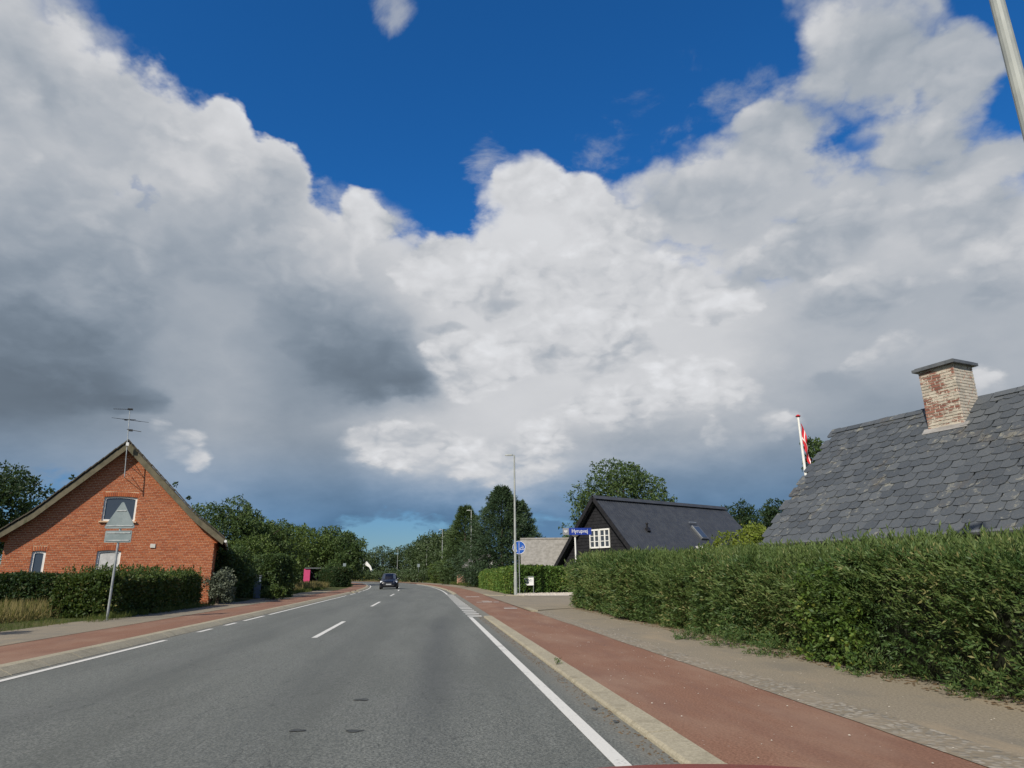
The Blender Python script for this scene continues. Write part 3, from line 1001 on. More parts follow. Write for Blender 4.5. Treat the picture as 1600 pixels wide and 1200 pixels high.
# ------------------------------------------------------------------ hedges
def hedge(name, label, path, width, h, mat, n, T, seed, inside=-1, bulge=0.14, core=0.30, scale=(0.75, 1.2), tips=0.0, group=None, lean=0.5, z0=0.08, T_top=None, size_fn=None, tip_mat=None, gaps=0.0, side=0):
    """clipped or shaggy hedge along a polyline of world points; its face is the polyline, its body to the `inside`.
    h: height or function of distance along the hedge"""
    pts = [Vector((p[0], p[1], 0)) for p in path]
    seg = [(b - a).length for a, b in zip(pts[:-1], pts[1:])]
    tot = sum(seg)
    hf = h if callable(h) else (lambda u: h)
    root = thing(name, label, 'hedge', (pts[0].x, pts[0].y, z0), 0, group)
    o3 = np.array([pts[0].x, pts[0].y, z0])

    def pos(u):
        for (a, b, L) in zip(pts[:-1], pts[1:], seg):
            if u <= L or (a is pts[-2]):
                d = (b - a).normalized()
                return a + d * u, d
            u -= L

    # added solid core, dark for the shade inside the hedge and to block light
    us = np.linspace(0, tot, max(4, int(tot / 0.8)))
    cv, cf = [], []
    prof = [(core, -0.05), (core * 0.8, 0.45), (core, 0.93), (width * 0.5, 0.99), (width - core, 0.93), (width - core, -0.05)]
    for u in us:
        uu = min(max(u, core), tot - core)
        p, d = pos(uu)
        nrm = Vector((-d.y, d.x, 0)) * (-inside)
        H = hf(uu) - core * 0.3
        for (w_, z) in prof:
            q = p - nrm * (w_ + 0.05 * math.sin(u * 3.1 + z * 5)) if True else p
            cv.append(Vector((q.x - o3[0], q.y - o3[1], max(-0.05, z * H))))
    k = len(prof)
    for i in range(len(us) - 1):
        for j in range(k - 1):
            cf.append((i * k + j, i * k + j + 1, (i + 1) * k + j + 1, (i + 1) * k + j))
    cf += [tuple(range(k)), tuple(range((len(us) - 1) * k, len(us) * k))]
    obj('shade_core', cv, cf, MATS['hedge_core'], root)
    # leaves: front face, top, back, two ends
    Hm = float(np.mean([hf(u) for u in us]))
    areas = np.array([tot * Hm, tot * width * 0.9, tot * Hm * 0.25, width * Hm, width * Hm])
    cnt = (n * areas / areas.sum()).astype(int)
    P, N = [], []
    for face, kk in enumerate(cnt):
        for _ in range(kk):
            if face < 3:
                u = RNG.uniform(0, tot)
            else:
                u = 0.0 if face == 3 else tot
            p, d = pos(u)
            nrm = Vector((-d.y, d.x, 0)) * (-inside)
            H = hf(u)
            if face == 0:
                z = H * RNG.uniform(0, 1) ** 0.9
                q, nn = p - nrm * abs(RNG.normal() * 0.10), nrm
                zz = nn + Vector((0, 0, lean))
                rnd_top = max(0, z / H - 0.86) * 2.0
                q = q - nrm * rnd_top * width * 0.35
            elif face == 1:
                f = RNG.uniform(0, 1)
                z = H * (1 - 0.05 * (2 * f - 1) ** 2) - abs(RNG.normal() * 0.06)
                q, zz = p - nrm * (width * f), nrm * (0.35 * (1 - 2 * f)) + Vector((0, 0, 1.1))
            elif face == 2:
                z = H * RNG.uniform(0.4, 1)
                q, zz = p - nrm * width, -nrm + Vector((0, 0, lean))
            else:
                z = H * RNG.uniform(0, 1)
                e = -d if face == 3 else d
                q, zz = p - nrm * (width * RNG.uniform(0, 1)) + e * RNG.uniform(-0.2, 0.05), e + Vector((0, 0, lean))
            P.append((q.x - o3[0], q.y - o3[1], z))
            N.append(tuple(zz))
    P, N = np.array(P), np.array(N)
    off = lump(P + o3, 2.3, seed, bulge) + lump(P + o3, 6.0, seed + 1, bulge * 0.45)
    Nn = N / np.linalg.norm(N, axis=1, keepdims=True)
    P = P + Nn * off[:, None]
    P[:, 2] = np.maximum(P[:, 2], 0.02)
    if gaps:
        keep = (lump(P + o3, 1.9, seed + 5) + 0.5 * lump(P + o3, 5.5, seed + 6) > -gaps) | (RNG.uniform(size=len(P)) < 0.35) | (P[:, 2] > 1.15)
        P, N = P[keep], N[keep]
    N = N + RNG.normal(size=N.shape) * 0.45
    sc = rnd(scale[0], scale[1], len(P))
    if size_fn is not None:
        sc = sc * size_fn(P + o3)
    foliage('leaves', T, P, N, sc, mat, root)
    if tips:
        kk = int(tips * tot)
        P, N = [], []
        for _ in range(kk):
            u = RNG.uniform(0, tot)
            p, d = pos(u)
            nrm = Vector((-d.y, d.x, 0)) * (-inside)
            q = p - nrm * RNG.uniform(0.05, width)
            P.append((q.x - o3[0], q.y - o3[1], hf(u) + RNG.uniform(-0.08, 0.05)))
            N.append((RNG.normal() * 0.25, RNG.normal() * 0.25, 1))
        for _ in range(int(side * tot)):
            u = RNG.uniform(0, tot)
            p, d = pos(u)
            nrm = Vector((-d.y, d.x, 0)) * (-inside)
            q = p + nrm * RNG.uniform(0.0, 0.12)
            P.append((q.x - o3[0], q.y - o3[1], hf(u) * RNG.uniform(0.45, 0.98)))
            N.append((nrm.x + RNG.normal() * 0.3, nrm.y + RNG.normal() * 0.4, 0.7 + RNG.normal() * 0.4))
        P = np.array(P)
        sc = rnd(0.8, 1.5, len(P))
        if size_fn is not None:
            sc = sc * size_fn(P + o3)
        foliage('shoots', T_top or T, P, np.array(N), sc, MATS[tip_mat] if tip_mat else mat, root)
    return root


def grass(name, label, region, n, hgt, mat, z, seed=0, width=0.012):
    """tufts of blades over points produced by region(k)"""
    T = []
    for q in range(4):
        r = np.random.default_rng(seed + q)
        bl = []
        for i in range(7):
            d = np.array([r.normal() * 0.32, r.normal() * 0.32, 1.0])
            L = r.uniform(0.5, 1.0)
            b = np.array([[-width, 0, 0], [width, 0, 0], [width * 0.6, 0.06 * L, L * 0.6], [0, 0.16 * L, L]])
            bl.append(b @ rot_to(d, r.uniform(0, 6.3)) + np.array([r.normal() * 0.06, r.normal() * 0.06, 0]))
        T.append(np.concatenate(bl))
    XY = region(n)
    P = np.concatenate([XY, np.full((len(XY), 1), z)], 1)
    V, Q = scatter(T, P, np.tile([[0, 0, 1.0]], (len(P), 1)), rnd(0.5, 1.1, len(P)) * hgt)
    o = np_mesh(name, V, Q, mat)
    return tag(o, label, 'grass', None, 'stuff')


def along(s0, s1, t0, t1):
    def f(k):
        s, t = rnd(s0, s1, k), rnd(t0, t1, k)
        return np.array([RP(a, b)[:2] for a, b in zip(s, t)])
    return f


def rect(x0, x1, y0, y1):
    return lambda k: np.stack([rnd(x0, x1, k), rnd(y0, y1, k)], 1)


# the tall hedge along the right-hand footway: fine lance-shaped leaves
TW = [twig(9, 0.16, 0.062, 0.019, 40 + q, 0.85) for q in range(5)]
TWT = [twig(11, 0.26, 0.060, 0.016, 60 + q, 0.6) for q in range(4)]
hp = [RP(s, 4.36 + 0.10 * math.sin(s * 0.55) + 0.05 * math.sin(s * 1.9)) for s in np.arange(1.5, 27.2, 0.9)] + [RP(28.0, 4.9), RP(28.3, 6.0)]
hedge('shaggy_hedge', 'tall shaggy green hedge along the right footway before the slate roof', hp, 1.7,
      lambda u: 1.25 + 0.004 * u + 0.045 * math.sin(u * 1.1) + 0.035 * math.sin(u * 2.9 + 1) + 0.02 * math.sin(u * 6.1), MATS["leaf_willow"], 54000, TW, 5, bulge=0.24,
      scale=(0.8, 1.35), tips=260, T_top=TWT, lean=0.55, z0=0.06, core=0.24, tip_mat='leaf_willow_sunlit', gaps=0.40, side=34,
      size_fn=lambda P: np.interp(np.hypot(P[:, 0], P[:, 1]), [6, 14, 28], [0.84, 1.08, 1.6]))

# ------------------------------------------------------------------ building materials
m, n = newmat('brick_red')
g = n.node('ShaderNodeNewGeometry')
co = n.node('ShaderNodeTexCoord').outputs['Object']
r_ = g.outputs['Random Per Island']
col = n.ramp(r_, [(0.0, (0.320, 0.086, 0.037)), (0.3, (0.365, 0.100, 0.041)), (0.7, (0.400, 0.118, 0.048)), (0.96, (0.430, 0.140, 0.058)), (1.0, (0.270, 0.076, 0.038))])
soot = n.noise(co, 0.55, 5, 0.62)
col = n.mix(n.m('MULTIPLY', n.ss(soot, 0.46, 0.72), 0.15), col, (0.260, 0.078, 0.038, 1))
col = n.mix(n.m('MULTIPLY', n.ss(n.noise(co, 14, 4, 0.7), 0.5, 0.75), 0.3), col, (0.45, 0.20, 0.11, 1))
finish(n, bsdf(n, col, 0.85, 0, bump(n, n.noise(co, 60, 4, 0.7), 0.5, 0.006), 0.2))
simple('mortar', (0.56, 0.36, 0.22), (0.66, 0.46, 0.30), 12, 0.9, bmp=0.4)
simple('verge_board', (0.105, 0.092, 0.058), (0.155, 0.135, 0.088), 4, 0.8, bmp=0.3, dirt=(0.07, 0.075, 0.035))
simple('old_tile', (0.055, 0.048, 0.038), (0.095, 0.082, 0.06), 5, 0.85, bmp=0.4, dirt=(0.06, 0.07, 0.025))
simple('white_paint', (0.74, 0.74, 0.71), (0.66, 0.66, 0.63), 8, 0.45, spec=0.4, dirt=(0.52, 0.51, 0.47))
simple('cream_plaster', (0.62, 0.60, 0.54), (0.52, 0.50, 0.45), 4, 0.85, bmp=0.3)
simple('dark_room', (0.015, 0.016, 0.018), None, 3, 0.9)
simple('curtain', (0.55, 0.55, 0.53), (0.42, 0.42, 0.41), 6, 0.9)
simple('galvanised', (0.33, 0.35, 0.36), (0.44, 0.46, 0.46), 7, 0.45, 0.6, spec=0.4)
simple('lamp_post_metal', (0.27, 0.29, 0.28), (0.35, 0.37, 0.35), 3, 0.62, 0.05, spec=0.3, dirt=(0.33, 0.34, 0.30))
simple('sign_back', (0.17, 0.21, 0.22), (0.21, 0.25, 0.26), 3, 0.5, 0.2)
simple('black_timber', (0.0085, 0.0085, 0.0105), (0.017, 0.017, 0.02), 5, 0.7, bmp=0.2)
simple('black_sheet', (0.038, 0.041, 0.047), (0.052, 0.056, 0.062), 2.5, 0.55, bmp=0.1, spec=0.4)
simple('dark_metal', (0.03, 0.03, 0.032), (0.05, 0.05, 0.05), 5, 0.5, 0.4)
simple('zinc', (0.14, 0.15, 0.16), (0.20, 0.21, 0.22), 4, 0.5, 0.6)
simple('thatch', (0.195, 0.185, 0.165), (0.275, 0.262, 0.24), 3, 0.95, bmp=0.8, bscale=30)
simple('grey_tile', (0.20, 0.19, 0.18), (0.29, 0.28, 0.27), 3, 0.8, bmp=0.3)
simple('pink_panel', (0.50, 0.055, 0.16), (0.44, 0.05, 0.14), 2, 0.5)
simple('pale_brick', (0.24, 0.12, 0.095), (0.32, 0.18, 0.15), 6, 0.85, bmp=0.4)
simple('sign_blue', (0.010, 0.075, 0.34), (0.012, 0.085, 0.38), 3, 0.35, spec=0.5)
simple('street_blue', (0.010, 0.030, 0.22), (0.012, 0.036, 0.26), 3, 0.35, spec=0.5)
simple('grey_badge', (0.20, 0.21, 0.23), (0.25, 0.26, 0.28), 3, 0.4)
simple('ink_blue', (0.02, 0.025, 0.09), None, 3, 0.5)
simple('pale_print', (0.42, 0.43, 0.46), None, 3, 0.5)
simple('flag_white', (0.72, 0.70, 0.68), (0.66, 0.64, 0.62), 3, 0.8)
simple('flag_red', (0.50, 0.020, 0.030), (0.42, 0.018, 0.026), 3, 0.8)
simple('bluegrey_panel', (0.10, 0.13, 0.16), (0.13, 0.16, 0.19), 3, 0.5)
simple('orange_red', (0.42, 0.12, 0.06), None, 3, 0.6)
simple('yellow', (0.55, 0.48, 0.06), None, 3, 0.5)

m, n = newmat('window_glass')
finish(n, bsdf(n, (0.050, 0.062, 0.080, 1), 0.04, 0, None, 0.9))

m, n = newmat('slate')
co = n.node('ShaderNodeTexCoord').outputs['Object']
geo_ = n.node('ShaderNodeNewGeometry')
r_ = n.m('FRACT', n.m('ADD', n.node('ShaderNodeObjectInfo').outputs['Random'], geo_.outputs['Random Per Island']))
wpos = geo_.outputs['Position']
fine = n.noise(wpos, 24, 5, 0.65)
broad = n.noise(wpos, 0.9, 4, 0.6)
col = n.mix(r_, (0.052, 0.060, 0.069, 1), (0.084, 0.093, 0.102, 1))
col = n.mix(n.m('MULTIPLY', n.ss(fine, 0.5, 0.7), 0.35), col, (0.115, 0.115, 0.112, 1))
lich = n.ss(n.m('ADD', n.m('ADD', n.noise(wpos, 7, 6, 0.7), n.m('MULTIPLY', n.m('SUBTRACT', broad, 0.5), 0.7)), n.m('MULTIPLY', n.m('SUBTRACT', r_, 0.5), 0.10)), 0.60, 0.72)
col = n.mix(n.m('MULTIPLY', lich, 0.8), col, (0.21, 0.205, 0.17, 1))
brown = n.ss(n.m('ADD', broad, n.m('MULTIPLY', n.m('SUBTRACT', n.noise(wpos, 3.1, 5, 0.6), 0.5), 0.7)), 0.58, 0.75)
col = n.mix(n.m('MULTIPLY', brown, 0.45), col, (0.075, 0.066, 0.056, 1))
finish(n, bsdf(n, col, n.lin(fine, 0.3, 0.7, 0.5, 0.75), 0, bump(n, fine, 0.5, 0.01), 0.4))

m, n = newmat('limewashed_brick')
geo_ = n.node('ShaderNodeNewGeometry')
co = n.node('ShaderNodeTexCoord').outputs['Object']
x_o, y_o, z_o = n.sep(co)
br_ = n.mix(geo_.outputs['Random Per Island'], (0.18, 0.075, 0.058, 1), (0.29, 0.14, 0.105, 1))
nn_ = n.sep(geo_.outputs['Normal'])
road_side = n.ss(n.m('MULTIPLY', nn_[0], -1.0), 0.3, 0.7)
peel = n.m('ADD', n.noise(n.v('MULTIPLY', co, (0.55, 0.55, 2.2)), 7, 6, 0.75), n.m('MULTIPLY', n.m('SUBTRACT', n.noise(co, 1.9, 3, 0.5), 0.5), 0.8))
peel = n.m('ADD', peel, n.fmix(road_side, -0.16, 0.07))
lime = n.mix(n.ss(n.noise(co, 4, 5, 0.6), 0.35, 0.7), (0.52, 0.47, 0.39, 1), (0.38, 0.345, 0.285, 1))
lime = n.mix(n.m('MULTIPLY', n.ss(n.noise(n.v('MULTIPLY', co, (1, 1, 3)), 5, 5, 0.7), 0.55, 0.7), 0.5), lime, (0.22, 0.20, 0.15, 1))
col = n.mix(n.ss(peel, 0.50, 0.56), lime, br_)
finish(n, bsdf(n, col, 0.9, 0, bump(n, n.noise(co, 50, 4, 0.7), 0.5, 0.008), 0.15))


# ------------------------------------------------------------------ brick walls, one brick at a time
def brick_rows(rng_fn, z0, z1, course, holes, place, L=0.225, gap=0.017, depth=0.012):
    """running-bond bricks in a vertical plane; rng_fn(z) -> (x0, x1); holes = [(x0,x1,z0,z1)]; place(x,z,d) -> point"""
    V, F = [], []
    z, row = z0, 0
    while z < z1:
        zc = z + course / 2
        x0, x1 = rng_fn(zc)
        spans = [(x0, x1)]
        for (hx0, hx1, hz0, hz1) in holes:
            if hz0 - 0.01 < zc < hz1 + 0.01:
                ns = []
                for a, b in spans:
                    if hx1 <= a or hx0 >= b:
                        ns.append((a, b))
                    else:
                        if hx0 - a > 0.02:
                            ns.append((a, hx0))
                        if b - hx1 > 0.02:
                            ns.append((hx1, b))
                spans = ns
        st = L + gap
        off = (0.5 * st if row % 2 else 0.0) + (0.25 * st if row % 4 >= 2 else 0)
        for a, b in spans:
            k0 = math.floor((a - off) / st)
            x = off + k0 * st
            while x < b:
                p, q = max(x, a), min(x + L, b)
                if q - p > 0.04:
                    d = depth + random.uniform(-0.003, 0.003)
                    i = len(V)
                    for dd, s_ in ((0.0, 0.0), (d, 0.004)):
                        V += [place(p + s_, z + gap / 2 + s_, dd), place(q - s_, z + gap / 2 + s_, dd), place(q - s_, z + course - gap / 2 - s_, dd), place(p + s_, z + course - gap / 2 - s_, dd)]
                    F += [(i + 4, i + 5, i + 6, i + 7), (i, i + 1, i + 5, i + 4), (i + 1, i + 2, i + 6, i + 5), (i + 2, i + 3, i + 7, i + 6), (i + 3, i, i + 4, i + 7)]
                x += st
        z += course
        row += 1
    return V, F


def window(parent, x0, x1, z0, z1, y, arch=0.05, bars=(), sill=True, curtain=None, fw=0.075, name='window'):
    """frame, pane and sill in a wall facing -Y (local); slightly arched head"""
    k = 8
    arc = [(x1 + (x0 - x1) * i / k, z1 + arch * (1 - (2 * i / k - 1) ** 2)) for i in range(k + 1)]
    outer = [(x0, z0), (x1, z0)] + arc
    inn = [(x0 + fw, z0 + fw), (x1 - fw, z0 + fw)] + [(min(max(px, x0 + fw), x1 - fw), pz - fw) for px, pz in arc]
    V, F = [], []
    N_ = len(outer)
    for yy, poly in ((y, outer), (y, inn), (y + 0.07, outer), (y + 0.07, inn)):
        V += [(px, yy, pz) for px, pz in poly]
    for i in range(N_):
        j = (i + 1) % N_
        F += [(i, j, N_ + j, N_ + i), (N_ + i, N_ + j, 3 * N_ + j, 3 * N_ + i), (2 * N_ + j, 2 * N_ + i, i, j)]
    fr = obj(name, V, F, MATS['white_paint'], parent)
    obj('pane', [(px, y + 0.035, pz) for px, pz in inn], [tuple(range(N_))], MATS['window_glass'] if curtain is None else MATS[curtain], fr)
    for (bx0, bx1, bz0, bz1) in bars:
        MB().box(((bx0 + bx1) / 2, y + 0.018, (bz0 + bz1) / 2), (bx1 - bx0, 0.03, bz1 - bz0)).build('glazing_bar', MATS['white_paint'], fr)
    if sill:
        MB().box(((x0 + x1) / 2, y - 0.03, z0 - 0.035), (x1 - x0 + 0.16, 0.24, 0.06)).build('sill', MATS['mortar'], fr)
    return fr


# ------------------------------------------------------------------ red brick house on the left (gable faces the camera)
bh = thing('brick_house', 'red brick house with steep gable behind the dark clipped hedge', 'house', (-17.44, 29.98, 0.15), R(22))
HZ = 0.15
EW, KX = 4.38, 3.12                                          # eaves and bend of the roof, half widths
EZ, KZ, AZ_ = 2.84, 3.84, 7.02                               # their heights and the apex (underside of the roof)
WH = 4.0                                                     # half width of the wall


def wall_top(x):
    return float(np.interp(abs(x), [0, KX, EW], [AZ_, KZ, EZ])) - HZ - 0.02


def wall_range(z):
    xs = float(np.interp(-(z + HZ + 0.02), [-AZ_, -KZ, -EZ], [0.0, KX, EW]))
    return (-min(WH, xs), min(WH, xs))


W1 = (-0.65, 0.64, 3.57, 4.60)
W2 = (-2.98, -2.48, 1.25, 2.24)
W3 = (-0.61, 0.30, 1.25, 2.27)
holes = [(w_[0], w_[1], w_[2], w_[3] + 0.25) for w_ in (W1, W2, W3)]
# mortar bed with openings: strips between the window columns
mb = MB()
xs_ = sorted({-WH, WH, 0.0, -KX, KX} | {w_[0] for w_ in (W1, W2, W3)} | {w_[1] for w_ in (W1, W2, W3)})
for a, b in zip(xs_[:-1], xs_[1:]):
    mid = (a + b) / 2
    cuts = [(w_[2], w_[3] + 0.05) for w_ in (W1, W2, W3) if w_[0] < mid < w_[1]]
    z = 0.0
    for (c0, c1) in sorted(cuts):
        mb.add([(a, 0, z), (b, 0, z), (b, 0, c0), (a, 0, c0)], [(0, 1, 2, 3)])
        z = c1
    mb.add([(a, 0, z), (b, 0, z), (b, 0, wall_top(b)), (a, 0, wall_top(a))], [(0, 1, 2, 3)])
for (x0, x1, z0, z1) in (W1, W2, W3):                           # reveals
    mb.add([(x0, 0, z0), (x0, 0.14, z0), (x0, 0.14, z1 + .05), (x0, 0, z1 + .05)], [(0, 1, 2, 3)])
    mb.add([(x1, 0, z0), (x1, 0.14, z0), (x1, 0.14, z1 + .05), (x1, 0, z1 + .05)], [(3, 2, 1, 0)])
    mb.add([(x0, 0, z1 + .05), (x1, 0, z1 + .05), (x1, 0.14, z1 + .05), (x0, 0.14, z1 + .05)], [(0, 1, 2, 3)])
    mb.add([(x0, 0.14, z0), (x1, 0.14, z0), (x1, 0.14, z1 + .05), (x0, 0.14, z1 + .05)], [(0, 1, 2, 3)])
WT = wall_top(WH)
mb.add([(WH, 0, 0), (WH, 11, 0), (WH, 11, WT), (WH, 0, WT)], [(0, 1, 2, 3)])
mb.add([(-WH, 0, 0), (-WH, 11, 0), (-WH, 11, WT), (-WH, 0, WT)], [(3, 2, 1, 0)])
mb.add([(-WH, 11, 0), (WH, 11, 0), (WH, 11, WT), (KX, 11, KZ - .17), (0, 11, AZ_ - .17), (-KX, 11, KZ - .17), (-WH, 11, WT)], [(6, 5, 4, 3, 2, 1, 0)])
wall = mb.build('wall', MATS['mortar'], bh)
V, F = brick_rows(wall_range, 0.0, AZ_ - 0.2, 0.0715, holes, lambda x, z, d_: (x, -d_, z))
V2, F2 = brick_rows(lambda z: (0.0, 11.0), 0.0, WT, 0.0715, [], lambda x, z, d_: (WH + d_, x, z))
k_ = len(V)
bricks = obj('bricks', V + V2, F + [tuple(i + k_ for i in f) for f in F2], MATS['brick_red'], wall)
bricks['kind'] = 'stuff'
for (x0, x1, z0, z1) in (W1, W2, W3):                           # soldier arches
    V, F = [], []
    nb = max(6, int((x1 - x0 + 0.12) / 0.078))
    for i in range(nb):
        f = (i + 0.5) / nb * 2 - 1
        xc = (x0 + x1) / 2 + f * (x1 - x0 + 0.10) / 2
        zb = z1 + 0.05 * (1 - f * f) + 0.005
        lean = f * 0.10
        hw = 0.032
        j = len(V)
        for y_d in (0.0, -0.016):
            V += [(xc - hw, y_d, zb), (xc + hw, y_d, zb), (xc + hw + lean * 0.5, y_d, zb + 0.19), (xc - hw + lean * 0.5, y_d, zb + 0.19)]
        F += [(j + 4, j + 5, j + 6, j + 7), (j, j + 1, j + 5, j + 4), (j + 1, j + 2, j + 6, j + 5), (j + 2, j + 3, j + 7, j + 6), (j + 3, j, j + 4, j + 7)]
    obj('window_arch', V, F, MATS['brick_red'], wall)
window(bh, W1[0], W1[1], W1[2], W1[3], 0.05)
window(bh, W2[0], W2[1], W2[2], W2[3], 0.05, fw=0.09)
window(bh, W3[0], W3[1], W3[2], W3[3], 0.05, curtain='curtain')
MB().box((1.50, -0.03, 2.52), (0.20, 0.04, 0.17)).build('wall_vent', MATS['cream_plaster'], bh)
# roof: two bent slopes with thickness, boards along the verge, tile edges above them
rf_pts = [(-EW, EZ), (-KX, KZ), (0, AZ_), (KX, KZ), (EW, EZ)]
top_pts = [(x * 1.012, z + 0.16) for x, z in rf_pts]
top_pts[2] = (0, AZ_ + 0.24)
V, F = [], []
for y_ in (-0.36, 11.3):
    V += [(x, y_, z - HZ) for x, z in rf_pts] + [(x, y_, z - HZ) for x, z in top_pts]
for i in range(4):
    F += [(i, i + 10, i + 11, i + 1), (i + 5, i + 6, i + 16, i + 15), (i, i + 1, i + 6, i + 5), (i + 10, i + 15, i + 16, i + 11)]
F += [(0, 5, 15, 10), (4, 14, 19, 9)]
roof = obj('roof', V, F, MATS['old_tile'], bh)
for sgn in (-1, 1):
    poly = [(sgn * 0.0, AZ_ + 0.16), (sgn * (KX + .01), KZ + 0.14), (sgn * (EW + .04), EZ + 0.10), (sgn * (EW - .03), EZ - 0.11), (sgn * (KX - .07), KZ - 0.09), (0, AZ_ - 0.17)]
    MB().prism([(x, z - HZ) for x, z in (poly if sgn > 0 else poly[::-1])], 0.045, 'Y', -0.41).build('verge_board', MATS['verge_board'], roof)
    a, b, c = Vector((0, 0, AZ_ + 0.27 - HZ)), Vector((sgn * (KX + .05), 0, KZ + 0.21 - HZ)), Vector((sgn * (EW + .07), 0, EZ + 0.18 - HZ))
    for (p, q, cnt_) in ((a, b, 15), (b, c, 6)):
        for i in range(cnt_):
            m0 = p.lerp(q, (i + 0.5) / cnt_)
            dr = (q - p).normalized()
            ang = math.atan2(-dr.z, dr.x)
            rm = Matrix.Rotation(ang + (0.05 if sgn > 0 else -0.05), 3, 'Y')
            MB().box((m0.x, -0.28, m0.z + random.uniform(-.008, .012)), ((q - p).length / cnt_ * 1.08, 0.36, 0.045), rm).build('tile', MATS['old_tile'], roof)
for (sx, i) in ((1, 0.48), (1, 0.62), (1, 0.8), (-1, 0.45), (-1, 0.6)):                    # moss tufts on the tiles
    p = Vector((0, -0.25, AZ_ + .30 - HZ)).lerp(Vector((sx * 4.36, -0.2, EZ + .24 - HZ)), i)
    foliage('moss', [clump(14, 0.09, 0.10, 0.07, 3 + int(i * 40))], np.array([tuple(p + Vector((0, 0.1 * q, 0.12)))for q in range(3)]), np.array([[0, 0, 1.0]] * 3), 1.0, MATS['leaf_hedge_dark'], roof)
MB().tube((EW + 0.09, -0.40, EZ + 0.04 - HZ), (EW + 0.09, 11.2, EZ + 0.04 - HZ), 0.065, 0.065, 8).build('gutter', MATS['white_paint'], bh)
# brick corbel at the eaves
for i in range(3):
    MB().box((WH + 0.03 + 0.02 * i, 0.1, WT - 0.28 + 0.0715 * i), (0.20 + 0.05 * i, 0.26, 0.065)).build('corbel', MATS['brick_red'], bh)
    MB().box((-WH - 0.03 - 0.02 * i, 0.1, WT - 0.28 + 0.0715 * i), (0.20 + 0.05 * i, 0.26, 0.065)).build('corbel', MATS['brick_red'], bh)

# aerial mast on the gable
an = thing('tv_aerial', 'thin metal aerial mast fixed to the peak of the brick gable', 'aerial', (-17.20, 29.38, 5.55), R(22))
an.scale = (0.92, 0.92, 0.92)
MB().tube((0.10, 0, 0.05), (-0.10, 0, 3.42), 0.022, 0.018, 8).build('mast', MATS['galvanised'], an)
for z_ in (0.25, 0.95):
    MB().path([(0.09 - z_ * .06, 0, z_), (-0.10, 0.62, z_ - 0.05)], 0.014).path([(0.09 - z_ * .06, 0, z_), (0.25, 0.62, z_ - 0.05)], 0.014).build('bracket', MATS['galvanised'], an)
MB().box((0.03, -0.04, 1.62), (0.12, 0.09, 0.16)).build('junction_box', MATS['white_paint'], an)
el_ = MB().tube((-0.80, 0, 3.32), (0.03, 0, 3.36), 0.012)
for i in range(9):
    el_.tube((-0.78 + i * 0.095, -0.10, 3.325 + i * 0.004), (-0.78 + i * 0.095, 0.10, 3.325 + i * 0.004), 0.006, n=5)
el_.box((-0.08, 0, 3.36), (0.22, 0.12, 0.07))
el_.build('yagi_array', MATS['dark_metal'], an)
el_ = MB().tube((-0.35, -0.1, 2.82), (0.2, 0.1, 2.88), 0.014)
for i, (xx, ln) in enumerate(((-0.33, 0.9), (-0.10, 1.0), (0.18, 1.1))):
    el_.tube((xx - ln / 2, -0.25 + 0.2 * i, 2.83 + 0.03 * i), (xx + ln / 2, 0.15 + 0.2 * i, 2.83 + 0.02 * i), 0.009, n=5)
el_.box((-0.20, 0, 2.82), (0.13, 0.08, 0.06))
el_.build('dipole_array', MATS['dark_metal'], an)
MB().tube((-0.10, 0, 2.36), (0.55, -0.2, 2.24), 0.016).box((0.08, -0.03, 2.31), (0.16, 0.1, 0.09)).build('side_dipole', MATS['dark_metal'], an)

# ------------------------------------------------------------------ slate-roofed house on the right
PITCH_S = math.atan2(3.20, 3.30)
sh = thing('slate_house', 'low house with a mossy dark slate roof behind the tall right hedge', 'house', (9.42, 19.14, 0.06), math.atan2(-0.9085, 0.418))
SL, RH, EH, SW = 8.4, 5.13, 1.93, 3.3
mb = MB()
mb.add([(0.15, -2.95, 0), (SL, -2.95, 0), (SL, -2.95, 2.15), (0.15, -2.95, 2.15)], [(0, 1, 2, 3)])
mb.add([(0.15, 2.95, 0), (SL, 2.95, 0), (SL, 2.95, 2.15), (0.15, 2.95, 2.15)], [(3, 2, 1, 0)])
mb.add([(0.15, -2.95, 0), (0.15, 2.95, 0), (0.15, 2.95, 2.15), (0.15, 0, 5.0), (0.15, -2.95, 2.15)], [(4, 3, 2, 1, 0)])
mb.add([(SL, -2.95, 0), (SL, 2.95, 0), (SL, 2.95, 2.15), (SL, 0, 5.0), (SL, -2.95, 2.15)], [(0, 1, 2, 3, 4)])
mb.build('wall', MATS['grey_tile'], sh)
mb = MB()
mb.add([(0, -SW, EH), (SL, -SW, EH), (SL, 0, RH), (0, 0, RH), (0, SW, EH), (SL, SW, EH)], [(0, 1, 2, 3), (3, 2, 5, 4)])
mb.add([(0, -SW, EH - .1), (0, 0, RH - .1), (0, SW, EH - .1), (0, SW, EH), (0, 0, RH), (0, -SW, EH)], [(0, 1, 4, 5), (1, 2, 3, 4)])
mb.add([(0, -SW, EH - .1), (SL, -SW, EH - .1), (SL, -SW, EH), (0, -SW, EH)], [(0, 1, 2, 3)])
sroof = mb.build('roof', MATS['dark_metal'], sh)
ROWS, EXPO = 18, 4.60 / 18
SWD = 0.305


